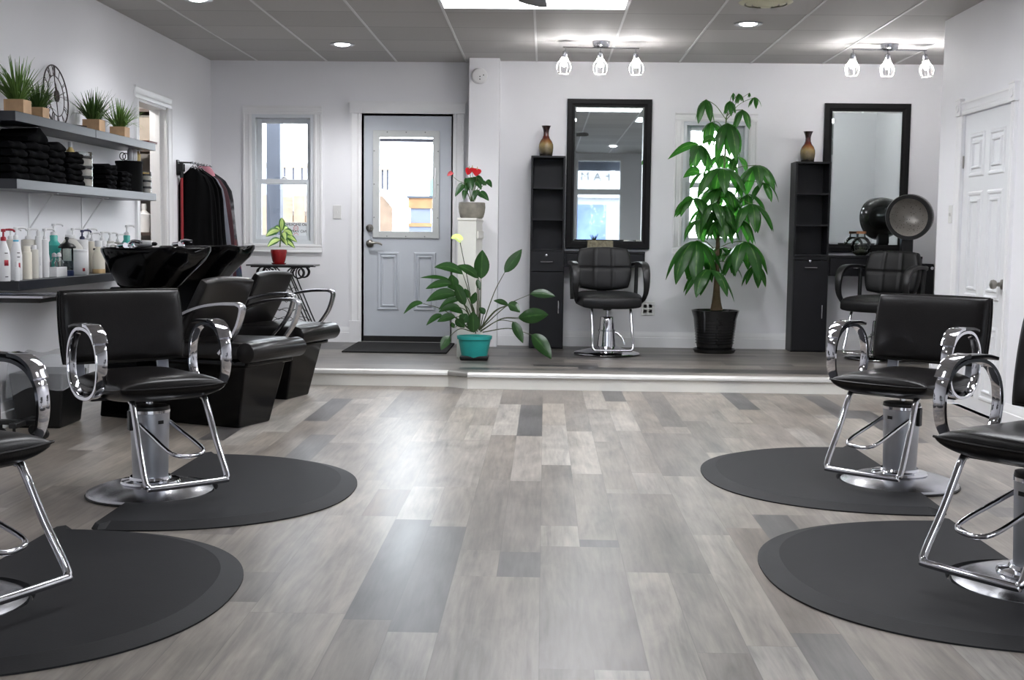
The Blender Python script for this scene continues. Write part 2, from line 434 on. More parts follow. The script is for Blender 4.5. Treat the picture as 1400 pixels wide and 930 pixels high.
wall_with_holes('wall_left', XL-.13, 'y', YF-.15, YBL+.14, -.02, CEIL+.05, .13, [(yd0, yd1, STEP, zd)])
r0, r1 = at(1318, 158, X=XR), at(1385, 138.5, X=XR)
D2 = (r1.y, r0.y, 0.0, (r0.z+r1.z)/2)
YJ = 8.63
wall_with_holes('wall_right', XR, 'y', YF-.15, YJ, -.02, CEIL+.05, .13, [D2])
struct(MB().box(XR+.13, XR2+.13, YJ-.13, YJ, -.02, CEIL+.05).build('wall_right_return', white_wall, smooth=0))
struct(MB().box(XR2, XR2+.13, YJ-.02, YB+.14, -.02, CEIL+.05).build('wall_right_alcove', white_wall, smooth=0))
FW = [(-1.0, -.12, .45, 2.47), (-.06, .46, .45, 2.47), (.53, 1.39, .45, 2.47), (1.74, 2.62, .45, 2.47)]
wall_with_holes('wall_front', YF-.14, 'x', XL-.13, XR+.13, -.02, CEIL+.05, .14, FW)

# ceiling
mt = pm('ceiling_tile', (176, 174, 172), .75, bump=(38, .25)); nt = mt.node_tree; b = nt.nodes['Principled BSDF']
tc = nt.nodes.new('ShaderNodeTexCoord'); mp = nt.nodes.new('ShaderNodeMapping')
mp.inputs['Location'].default_value = (.09, -8.44 + .605*30, 0)
nt.links.new(tc.outputs['Object'], mp.inputs[0])
br = nt.nodes.new('ShaderNodeTexBrick'); br.offset = 0; br.inputs['Scale'].default_value = 1; br.inputs['Brick Width'].default_value = .607; br.inputs['Row Height'].default_value = .605
br.inputs['Mortar Size'].default_value = .006; br.inputs['Mortar Smooth'].default_value = .3
br.inputs['Color1'].default_value = (*lin((170, 168, 166)), 1); br.inputs['Color2'].default_value = (*lin((184, 182, 180)), 1); br.inputs['Mortar'].default_value = (*lin((140, 138, 136)), 1)
nt.links.new(mp.outputs[0], br.inputs['Vector']); nt.links.new(br.outputs['Color'], b.inputs['Base Color'])
struct(MB().box(XL-.2, XR2+.2, YF-.2, YBL+.2, CEIL, CEIL+.1).build('ceiling', mt, smooth=0))
bar_m = pm('ceiling_bar', (214, 214, 213), .5, noise=(3, .04))
mb = MB()
k = -5
while -.09 + .607*k < XR2:
    x = -.09 + .607*k
    if x > XL+.05:
        y1 = (YB if x > colx1 else YBL) if not (colx0 < x < colx1) else 10.57
        mb.box(x-.008, x+.008, YF, y1, CEIL-.004, CEIL+.001)
    k += 1
struct(mb.build('ceiling_grid', bar_m, smooth=0))

# baseboards
def base_run(name, p, q, z, h=.135, th=.016, mat=white_trim):
    a, b = V((*p, 0)), V((*q, 0)); d = (b-a).normalized(); n = V((-d.y, d.x, 0))   # n points into the room
    prof = [(0, 0), (th, 0), (th, h*.62), (th*.75, h*.66), (th*.75, h*.82), (th*.35, h*.93), (th*.3, h), (0, h)]
    mb = MB(); mb.ring_loft([[pt + n*u + V((0, 0, z+v)) for u, v in prof] for pt in (a, b)]); struct(mb.build(name, mat, smooth=30))
base_run('baseboard_left', (XL, YF), (XL, yA), 0) if False else base_run('baseboard_left', (XL, yA), (XL, YF), 0)
base_run('baseboard_back', (XR2, YB), (colx1, YB), STEP)
base_run('baseboard_back_left', (d0.x-.11, YBL), (XL, YBL), STEP)
base_run('baseboard_left_platform', (XL, YBL), (XL, yd1+.1), STEP)
base_run('baseboard_right', (XR, YF), (XR, D2[0]-.1), 0)
base_run('baseboard_right_corner', (XR, D2[1]+.1), (XR, yC-.01), 0)
base_run('baseboard_right_return', (XR-.016, YJ), (XR2, YJ), STEP) if False else base_run('baseboard_right_return', (XR2, YJ), (XR-.016, YJ), STEP)
base_run('baseboard_alcove', (XR2, YJ), (XR2, YB), STEP)
base_run('baseboard_front', (XL, YF), (XR, YF), 0)
for n in ('baseboard_right_return',):
    pass

def casing(name, x0, x1, z0, z1, Y, w=.075, th=.022, head=True, sill=False, corner=None, mat=white_trim, s=-1):
    """moulded trim round an opening in a wall facing -y; returns one mesh"""
    mb = MB()
    def run(a, b, inn):    # profile swept a->b, inn points to the opening
        a, b, inn = V(a), V(b), V(inn)
        prof = [(0, 0), (0, th*.55), (w*.18, th*.8), (w*.3, th*.8), (w*.36, th*.62), (w*.75, th*.75), (w*.85, th), (w, th), (w, 0)]
        mb.ring_loft([[p - inn*u + V((0, s*t, 0)) for u, t in prof] for p in (a, b)])
    run((x0, Y, z0), (x0, Y, z1), (1, 0, 0)); run((x1, Y, z0), (x1, Y, z1), (-1, 0, 0))
    if head: run((x0-w, Y, z1), (x1+w, Y, z1), (0, 0, -1))
    if sill: run((x0-w, Y, z0), (x1+w, Y, z0), (0, 0, 1))
    if corner:
        for x in (x0-w/2, x1+w/2): mb.box(x-w*.56, x+w*.56, Y+s*th*1.4 if s < 0 else Y, Y if s < 0 else Y+s*th*1.4, z1, z1+w*1.12)
    return mb
# windows
sash_m = pm('window_vinyl', (216, 220, 224), .35, noise=(4, .01))
def window(name, r, Y, th, mid, rail=.042, glassname='window_pane'):
    x0, x1, z0, z1 = r
    mb = casing(name, x0, x1, z0, z1, Y, sill=True)
    root = struct(mb.build(name, white_trim, smooth=30))
    f = MB()   # frame lining the opening
    f.box(x0, x0+.03, Y+.0, Y+th, z0, z1); f.box(x1-.03, x1, Y, Y+th, z0, z1); f.box(x0+.03, x1-.03, Y, Y+th, z1-.03, z1); f.box(x0+.03, x1-.03, Y, Y+th, z0, z0+.035)
    f.build('window_frame', sash_m, root, smooth=0)
    for nm, (a, b2), y in (('sash', (mid-.022, z1-.03), Y+.08), ('sash', (z0+.035, mid+.022), Y+.045)):
        g = MB(); xa, xb = x0+.03, x1-.03
        g.box(xa, xa+rail, y, y+.03, a, b2); g.box(xb-rail, xb, y, y+.03, a, b2); g.box(xa+rail, xb-rail, y, y+.03, b2-rail, b2); g.box(xa+rail, xb-rail, y, y+.03, a, a+rail)
        so = g.build(nm, sash_m, root, smooth=0, bevel=.003)
        MB().box(xa+rail-.004, xb-rail+.004, y+.013, y+.017, a+rail-.004, b2-rail+.004).build(glassname, clear, so, smooth=0)
    lk = MB(); xm = (x0+x1)/2; lk.box(xm-.025, xm+.025, Y+.05, Y+.078, mid+.022, mid+.03); lk.lathe([(0, 0), (.016, 0), (.014, .012), (0, .014)], (xm, Y+.064, mid+.03), 12)
    lk.build('sash_lock', white_trim, root)
    return root
w1 = window('window_1', W1, YBL, .14, at(380, 248, Y=YBL).z)
w2 = window('window_2', W2, YB, .14, at(970, 253, Y=YB).z)
# paper sign on the inside of the left window, read from outside
sg = rect(389, 304, 420, 328, YBL+.05)
sign = MB().box(sg[0], sg[1], YBL+.056, YBL+.0575, sg[2], sg[3]).build('window_notice', pm('notice_paper', (236, 240, 244), .6, noise=(6, .01)), smooth=0)
tag(sign, 'white paper notice taped low in the left window behind the red potted plant', 'sign')
ink = pm('ink_black', (40, 38, 42), .6); inkr = pm('ink_red', (206, 110, 112), .6)
sx, sz = (sg[0]+sg[1])/2, sg[3]; sh = sg[3]-sg[2]
mirror_rot = M4(((-1, 0, 0, 0), (0, 0, -1, 0), (0, 1, 0, 0), (0, 0, 0, 1)))
mirror_rot = M4.Rotation(pi, 4, 'Z') @ M4.Rotation(pi/2, 4, 'X')
for body, dz, s, mtx in (('NO SMOKING', .13, .034, ink), ('NO VAPING', .52, .034, ink)):
    for yy in (YBL+.0552,):
        o = text_obj('lettering', body, s, mtx, M4.Translation((sx, yy, sz-sh*dz)) @ mirror_rot, extrude=.0006)
        o.parent = sign
for dz in (.33, .75):
    r_ = MB(); r_.tube([V((sx+.02*cos(t), YBL+.0555, sz-sh*dz+.02*sin(t))) for t in [2*pi*i/20 for i in range(20)]], .0022, 5, closed=True)
    r_.box(sx-.014, sx+.014, YBL+.0553, YBL+.0558, sz-sh*dz-.002, sz-sh*dz+.002); r_.build('symbol', inkr, sign)

# back entry door
mb = casing('t', D1[0]-.012, D1[1]+.012, STEP, D1[3]+.012, YBL, w=.095, th=.022, head=False)
xa, xb, zt = D1[0]-.012-.105, D1[1]+.012+.105, D1[3]+.012
mb.box(xa, xb, YBL-.026, YBL, zt, zt+.09); mb.box(xa-.008, xb+.008, YBL-.032, YBL, zt+.09, zt+.105)
mb.box(xa, xa+.108, YBL-.03, YBL, zt+.003, zt+.088); mb.box(xb-.108, xb, YBL-.03, YBL, zt+.003, zt+.088)
mb.box(xa, xa+.1, YBL-.03, YBL, STEP, STEP+.19); mb.box(xb-.1, xb, YBL-.03, YBL, STEP, STEP+.19)
struct(mb.build('trim_4', white_trim, smooth=30))
door = thing('door_1', 'pale grey half glazed entry door on the platform', 'door', (D1[0], YBL+.02, STEP)); struct(door); del door['category']
DW, DH = D1[1]-D1[0], D1[3]-STEP
lx0, lx1 = at(518, 250, Y=YBL).x-D1[0], at(592, 250, Y=YBL).x-D1[0]; lz0, lz1 = at(550, 317, Y=YBL).z-STEP, at(550, 187, Y=YBL).z-STEP
d = MB(); dy0, dy1 = 0, .045; zb = .055
d.box(.004, lx0, dy0, dy1, zb, DH-.004); d.box(lx1, DW-.004, dy0, dy1, zb, DH-.004); d.box(lx0, lx1, dy0, dy1, lz1, DH-.004); d.box(lx0, lx1, dy0, dy1, zb, lz0)
bmesh.ops.remove_doubles(d.bm, verts=d.bm.verts, dist=1e-5)
d.build('door_slab', door_grey, door, smooth=0)
def raised_frame(mb, x0, x1, z0, z1, y, w=.025, t=.008):
    prof = [(0, 0), (w*.3, t), (w*.7, t), (w, 0)]
    c = [(x0, z0, 1, 1), (x1, z0, -1, 1), (x1, z1, -1, -1), (x0, z1, 1, -1)]
    mb.ring_loft([[V((x+sx_*u, y-tt, z+sz_*u)) for u, tt in prof] for x, z, sx_, sz_ in c], closed_u=False, loop=True)
lp = MB()
for a0, a1 in ((.127, .325), (.455, .655)):
    s = DW/.79; raised_frame(lp, a0*s, a1*s, .285, .80, 0, .026, .010); raised_frame(lp, a0*s+.032, a1*s-.032, .317, .768, 0, .02, .012)
lp.build('door_panel', door_grey, door, smooth=20)
g = MB(); m_ = .055
for x0_, x1_, z0_, z1_ in ((lx0-m_, lx0+.004, lz0-m_, lz1+m_), (lx1-.004, lx1+m_, lz0-m_, lz1+m_), (lx0, lx1, lz1-.004, lz1+m_), (lx0, lx1, lz0-m_, lz0+.004)):
    g.box(x0_, x1_, -.014, 0, z0_, z1_)
gl_frame = g.build('glazing_frame', pm('glazing_frame', (196, 199, 198), .45, noise=(5, .02)), door, smooth=0, bevel=.004)
scr = MB()
for t in (.15, .5, .85):
    for z in (lz0-.04, lz1+.04): scr.lathe([(0, 0), (.006, 0), (.005, .004), (0, .004)], (lx0+(lx1-lx0)*t, -.014, z), 8, mx=M4.Rotation(pi/2, 4, 'X'))
    for x in (lx0-.042, lx1+.042): scr.lathe([(0, 0), (.006, 0), (.005, .004), (0, .004)], (x, -.014, lz0+(lz1-lz0)*t), 8, mx=M4.Rotation(pi/2, 4, 'X'))
scr.build('screw_caps', pm('screw_grey', (120, 122, 122), .5), gl_frame)
MB().box(lx0-.002, lx1+.002, .02, .026, lz0-.002, lz1+.002).build('door_pane', clear, door, smooth=0)
bl = MB(); bl.box(lx0+.004, lx1-.004, .006, .018, lz1-.042, lz1-.014)
for i in range(5): bl.box(lx0+.006, lx1-.006, .007, .017, lz1-.046-i*.003, lz1-.0445-i*.003)
bl.build('raised_blind', pm('blind_slate', (108, 112, 124), .5, noise=(20, .05)), door, smooth=0)
bt = MB(); bt.box(lx1+.012, lx1+.026, -.022, -.014, lz0+.30, lz0+.56); bt.build('blind_slider', white_trim, door, bevel=.004)
kx = at(505.5, 300, Y=YBL).x - D1[0]; RX = M4.Rotation(pi/2, 4, 'X')
nick = pm('satin_nickel', (150, 146, 140), .3, .9, noise=(12, .05))
lk = MB(); zk = at(505, 312, Y=YBL).z-STEP; lk.lathe([(0, 0), (.034, 0), (.034, .012), (.028, .02), (.02, .03), (.016, .038), (0, .038)], (kx, 0, zk), 24, mx=RX)
lk.box(kx-.004, kx+.004, -.06, -.036, zk-.014, zk+.014); lk.build('deadbolt', nick, door)
lk = MB(); zk = at(505, 333, Y=YBL).z-STEP; lk.lathe([(0, 0), (.034, 0), (.034, .01), (.024, .022), (.013, .026), (.012, .055), (0, .056)], (kx, 0, zk), 24, mx=RX)
lk.tube(cat([(kx, -.05, zk), (kx+.03, -.054, zk+.004), (kx+.07, -.05, zk+.006), (kx+.1, -.046, zk-.002), (kx+.112, -.044, zk-.012)], 5), [.011]*5+[.010]*5+[.009]*5+[.008]*5+[.007]); lk.build('door_handle', nick, door)
MB().box(.004, DW-.004, -.008, .046, .008, .058).build('door_sweep', rubber_dark, door, smooth=0)
hg = MB()
for z in (.2, DH-.22): hg.tube([(DW+.0, -.006, z-.045), (DW+.0, -.006, z+.045)], .007, 8)
hg.build('hinge', nick, door)
struct(MB().box(D1[0]-.01, D1[1]+.01, YBL-.02, YBL+.12, STEP, STEP+.008).build('threshold_trim', pm('threshold', (190, 188, 184), .4, .4), smooth=0))
jm = MB(); jm.box(D1[0]-.02, D1[0], YBL, YBL+.14, STEP, D1[3]+.02); jm.box(D1[1], D1[1]+.02, YBL, YBL+.14, STEP, D1[3]+.02); jm.box(D1[0], D1[1], YBL, YBL+.14, D1[3], D1[3]+.02)
struct(jm.build('door_jamb', white_trim, smooth=0))

# six panel door in the right wall
d2 = thing('door_2', 'white six panel door with round satin knob in the side wall', 'door', (XR+.012, D2[0], 0)); struct(d2); del d2['category']
DL, DH2 = D2[1]-D2[0], D2[3]
mb = MB(); mb.box(.0, .04, .004, DL-.004, .012, DH2-.004); mb.build('door_slab', door_white, d2, smooth=0)
pn = MB()
def rframe_y(mb, y0, y1, z0, z1, x, w=.025, t=.008):
    prof = [(0, 0), (w*.3, t), (w*.7, t), (w, 0)]
    c = [(y0, z0, 1, 1), (y1, z0, -1, 1), (y1, z1, -1, -1), (y0, z1, 1, -1)]
    mb.ring_loft([[V((x-tt, y+s1*u, z+s2*u)) for u, tt in prof] for y, z, s1, s2 in c], closed_u=False, loop=True)
for y0, y1 in ((.12, .40), (.49, .77)):
    y0, y1 = y0*DL/.89, y1*DL/.89
    for z0, z1 in ((.09, .26+.30), (.72, 1.40), (1.49, 1.77)):
        z0, z1 = z0*DH2/1.9, z1*DH2/1.9
        rframe_y(pn, y0, y1, z0, z1, 0, .03, .009); rframe_y(pn, y0+.05, y1-.05, z0+.05, z1-.05, 0, .022, .012)
pn.build('door_panel', door_white, d2, smooth=20)
kb = MB(); RY = M4.Rotation(-pi/2, 4, 'Y'); zk = at(1366, 389, X=XR).z; yk = at(1368, 389, X=XR).y - D2[0]
kb.lathe([(0, 0), (.03, 0), (.03, .008), (.014, .014), (.012, .034), (.024, .042), (.029, .055), (.026, .068), (.014, .074), (0, .075)], (0, yk, zk), 24, mx=RY); kb.build('door_knob', nick, d2)
hg = MB()
for z in (.2, 1.58): hg.tube([(-.004, DL-.003, z-.04), (-.004, DL-.003, z+.04)], .006, 8)
hg.build('hinge', nick, d2)
mb = MB(); w = .085
def runy(a, b, inn, w=w, th=.02):
    a, b, inn = V(a), V(b), V(inn); prof = [(0, 0), (0, th*.55), (w*.18, th*.8), (w*.3, th*.8), (w*.36, th*.62), (w*.75, th*.75), (w*.85, th), (w, th), (w, 0)]
    mb.ring_loft([[p - inn*u + V((-t, 0, 0)) for u, t in prof] for p in (a, b)])
runy((XR, D2[0], .0), (XR, D2[0], DH2), (0, 1, 0)); runy((XR, D2[1], .0), (XR, D2[1], DH2), (0, -1, 0)); runy((XR, D2[0], DH2), (XR, D2[1], DH2), (0, 0, -1))
for y in (D2[0]-w*.55, D2[1]+w*.55):
    mb.box(XR-.028, XR, y-w*.58, y+w*.58, DH2-.002, DH2+w*1.15)
    mb.lathe([(.03, 0), (.03, .004), (.02, .005), (.016, .002), (.0, .002)], (XR-.028, y, DH2+w*.57), 20, mx=RY)
    mb.box(XR-.034, XR, y-w*.62, y+w*.62, DH2+w*1.15, DH2+w*1.25)
    mb.box(XR-.026, XR, y-w*.56, y+w*.56, 0, .16)
struct(mb.build('trim_5', white_trim, smooth=30))

# doorway in the left wall with its casing and lining
mb = MB(); w = .085
def runl(a, b, inn, w=w, th=.02):
    a, b, inn = V(a), V(b), V(inn); prof = [(0, 0), (0, th*.55), (w*.18, th*.8), (w*.3, th*.8), (w*.36, th*.62), (w*.75, th*.75), (w*.85, th), (w, th), (w, 0)]
    mb.ring_loft([[p - inn*u + V((t, 0, 0)) for u, t in prof] for p in (a, b)])
runl((XL, yd0, STEP), (XL, yd0, zd), (0, 1, 0)); runl((XL, yd1, STEP), (XL, yd1, zd), (0, -1, 0)); runl((XL, yd0-w, zd), (XL, yd1+w, zd), (0, 0, -1))
struct(mb.build('trim_6', white_trim, smooth=30))
jm = MB(); jm.box(XL-.13, XL, yd1-.02, yd1, STEP, zd); jm.box(XL-.13, XL, yd0, yd0+.02, STEP, zd); jm.box(XL-.13, XL, yd0, yd1, zd-.02, zd)
jm.box(XL-.085, XL-.05, yd1-.033, yd1-.02, STEP, zd-.02)
jo = struct(jm.build('doorway_jamb', white_trim, smooth=0))
# store room behind it
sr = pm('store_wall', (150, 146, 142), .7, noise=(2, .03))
struct(MB().box(-5.0, XL-.13, YBL-.05, YBL+.07, 0, CEIL).build('wall_store_back', sr, smooth=0))
struct(MB().box(-5.1, -5.0, 7.8, YBL+.07, 0, CEIL).build('wall_store_left', sr, smooth=0))
struct(MB().box(-5.1, XL-.13, 7.7, 7.8, 0, CEIL).build('wall_store_front', sr, smooth=0))
struct(MB().box(-5.1, XL-.13, 7.7, YBL+.07, STEP-.1, STEP).build('floor_store', m_plat, smooth=0))
struct(MB().box(-5.1, XL-.2, 7.7, YBL+.07, CEIL, CEIL+.1).build('ceiling_store', white_wall, smooth=0))

# half-height end wall beside the door
px0, px1 = at(624.5, 480, Y=9.62).x, at(649.5, 480, Y=9.62).x; pz = at(636, 298, Y=9.62).z
pw = MB(); pw.box(px0, px1, 9.62, 10.62, STEP, pz-.02); pw.box(px0-.006, px1+.006, 9.61, 10.6, pz-.02, pz)
pw.box(px1, px1+.012, 9.74, 10.55, pz-.16, pz-.1); pw.box(px1, px1+.014, 9.63, 10.55, STEP, STEP+.13); 
raised = []
struct(pw.build('wall_half_height', cream_trim, smooth=0, bevel=.003))

# street windows
for i, r in enumerate(FW):
    x0, x1, z0, z1 = r; zt_ = 1.87
    fr = MB()
    for a in (x0, x1-.05): fr.box(a, a+.05, YF-.13, YF+.02, z0, z1)
    for z in (z0, z1-.05, zt_-.05): fr.box(x0+.05, x1-.05, YF-.13, YF+.02, z, z+.05 if z != zt_-.05 else zt_+.05)
    ro = struct(fr.build('window_%d' % (i+3), white_trim, smooth=0, bevel=.004))
    MB().box(x0+.045, x1-.045, YF-.08, YF-.074, z0+.04, zt_-.04).build('window_pane', clear, ro, smooth=0)
    MB().box(x0+.045, x1-.045, YF-.08, YF-.074, zt_+.04, z1-.04).build('window_pane', clear, ro, smooth=0)

# ================================================================ OUTSIDE
ext = pm('deck_boards', (127, 123, 119), .7, noise=(4, .12))
struct(MB().box(-14, 14, YBL+.16, 34, -.4, -.1).build('ground_yard', ext, smooth=0))
struct(MB().box(-16, 16, -32, YF-.16, -.4, -.1).build('ground_street', pm('asphalt', (128, 128, 130), .8, noise=(6, .1)), smooth=0))
slate = pm('slate_post', (57, 62, 72), .6, noise=(5, .12))
a, b2 = at(364, 250, Y=12.0), at(383, 250, Y=12.0)
tag(MB().box(a.x, b2.x, 12.0, 12.14, -.1, 3.1).build('porch_post', slate, smooth=0, bevel=.006), 'slate grey square porch post standing outside the left window', 'post')
wood_f = pm('fence_wood', (128, 110, 94), .7, noise=(8, .2)); wood_d = pm('rail_wood', (146, 134, 108), .7, noise=(8, .1)); white_p = pm('white_siding', (156, 157, 162), .6, noise=(2, .03)); rail_b = pm('baluster_dark', (50, 52, 64), .5)
fe = thing('board_fence', 'tan board fence across the yard seen through the left window', 'fence', (-4.0, 15.0, -.1))
q = at(395, 267, Y=15.0).z + .1
xx = -2.2
random.seed(4)
while xx < 1.3: MB().box(xx, xx+.135, 0, .02, 0, q+random.uniform(-.03, .01)).build('fence_board', wood_f, fe, smooth=0); xx += .15
fr = MB(); fr.box(-2.2, 1.3, .02, .06, q*.25, q*.25+.08); fr.box(-2.2, 1.3, .02, .06, q*.8, q*.8+.08); fr.build('rail', wood_f, fe, smooth=0)
dk = thing('neighbour_balcony', 'raised white balcony with dark balusters beyond the tan fence', 'balcony', (-4.0, 18.5, -.1))
zr1, zr0 = at(400, 224, Y=18.5).z+.1, at(400, 247, Y=18.5).z+.1
r_ = MB(); r_.box(-3, .95, -.04, .06, zr1-.06, zr1); r_.box(-3, .95, -.03, .05, zr0-.05, zr0); r_.build('handrail', wood_d, dk, smooth=0)
xx = -2.9
bal0 = None
while xx < .95:
    if bal0 is None: bal0 = MB().box(0, .025, 0, .025, zr0, zr1-.05).build('baluster', rail_b, dk, smooth=0); bal0.location.x = xx
    else: bb = bal0.copy(); COL.objects.link(bb); bb.location.x = xx
    xx += .13
MB().box(-3, .95, -.1, 2.2, zr0-.45, zr0-.12).build('deck_slab', white_p, dk, smooth=0)
MB().box(-3, .95, 2.2, 2.4, 0, zr1+.15).build('house_wall', white_p, dk, smooth=0)
# seen through the door: stair fence at its left, shed bin at its right
st = thing('stair_fence', 'tan fence with capped post and sloping rail seen through the door glass', 'fence', (0, 14.0, 0))
a, b2 = at(512, 232, Y=14.0), at(534, 225, Y=14.0)
s_ = MB(); s_.box(a.x-.2, b2.x, 0, .1, a.z, b2.z); s_.build('post_cap', wood_d, st, smooth=0)
for px in (515, 522, 529): c = at(px, 232, Y=14.0); e = at(px, 260, Y=14.0); MB().box(c.x-.012, c.x+.012, .04, .064, e.z, c.z).build('baluster', rail_b, st, smooth=0)
e0, e1, e2 = at(512, 262, Y=14.0), at(522, 268, Y=14.0), at(536, 284, Y=14.0)
s_ = MB(); RXp = M4(((1, 0, 0, 0), (0, 0, 1, 0), (0, 1, 0, 0), (0, 0, 0, 1)))
s_.prism([(e0.x-.2, -.1), (e2.x, -.1), (e2.x, e2.z), (e1.x, e1.z), (e0.x-.2, e0.z)], 0, .05, mx=RXp); s_.build('fence_board', wood_f, st, smooth=0)
s_ = MB(); s_.tube([(e0.x-.2, -.02, e0.z+.05), (e1.x, -.02, e1.z+.05), (e2.x, -.02, e2.z+.05)], .03, 4); s_.build('handrail', white_p, st, smooth=0)
a, b2 = at(558.5, 310, Y=13.6), at(591, 268, Y=13.6)
sb = thing('yard_bin', 'orange wood and blue metal storage bin seen low through the door glass', 'storage bin', (a.x, 13.6, -.1))
w_, h_ = b2.x-a.x, b2.z+.1; zc = lambda py: at(575, py, Y=13.6).z+.1
MB().box(0, w_, 0, .6, 0, zc(306)).build('bin_body', pm('bin_blue', (101, 109, 127), .5, noise=(6, .05)), sb, smooth=0, bevel=.01)
MB().box(0, w_, -.01, .61, zc(285), zc(271)).build('wood_panel', pm('bin_orange', (138, 104, 70), .6, noise=(9, .2)), sb, smooth=0)
MB().box(.02, w_-.02, .01, .6, zc(306), zc(285)).build('front_panel', MATS['bin_blue'], sb, smooth=0)
MB().box(-.02, w_+.02, -.03, .63, zc(271), zc(268)).build('bin_lid', slate, sb, smooth=0)
MB().box(0, w_, -.012, 0, zc(310), zc(305)).build('wood_strip', MATS['bin_orange'], sb, smooth=0)
a, b2 = at(586, 265, Y=17), at(600, 241, Y=17)
tag(MB().box(a.x, b2.x, 17, 17.6, -.1, b2.z).build('rain_barrel', pm('barrel_teal', (86, 119, 117), .5, noise=(5, .05)), smooth=0, bevel=.06, seg=4), 'pale teal rain barrel in the yard behind the orange storage bin', 'barrel')
# across the street (seen in the wall mirror)
bd = thing('shop_building', 'white shop front across the street reflected in the station mirror', 'building', (2, -15, -.1))
f_ = MB(); f_.box(-9, 9, -3, 0, 2.3, 4.6); f_.box(-9, 9, -3, -.3, 0, 2.3); f_.build('facade', white_p, bd, smooth=0)
blue_g = pm('shop_glass', (86, 104, 142), .2, noise=(1.2, .3)); gw = MB()
for x in (-5, -2.2, .4, 3.4): gw.box(x, x+2.0, -.31, -.28, .2, 2.1)
gw.build('shop_window', blue_g, bd, smooth=0)
lt = text_obj('lettering', 'F A M', .36, pm('sign_grey', (58, 58, 62), .5), M4.Translation((-.55, .02, 2.9)) @ M4.Rotation(pi, 4, 'Z') @ M4.Rotation(pi/2, 4, 'X'), bd, extrude=.02)

va = MB(); va.box(-1.1, 1.5, YF-.75, YF-.7, 2.28, 2.62); va.box(-1.1, 1.5, YF-.72, YF-.16, 2.58, 2.62)
tag(va.build('awning', slate, smooth=0), 'slate awning outside the street windows, reflected at the top of the bright mirror', 'awning')
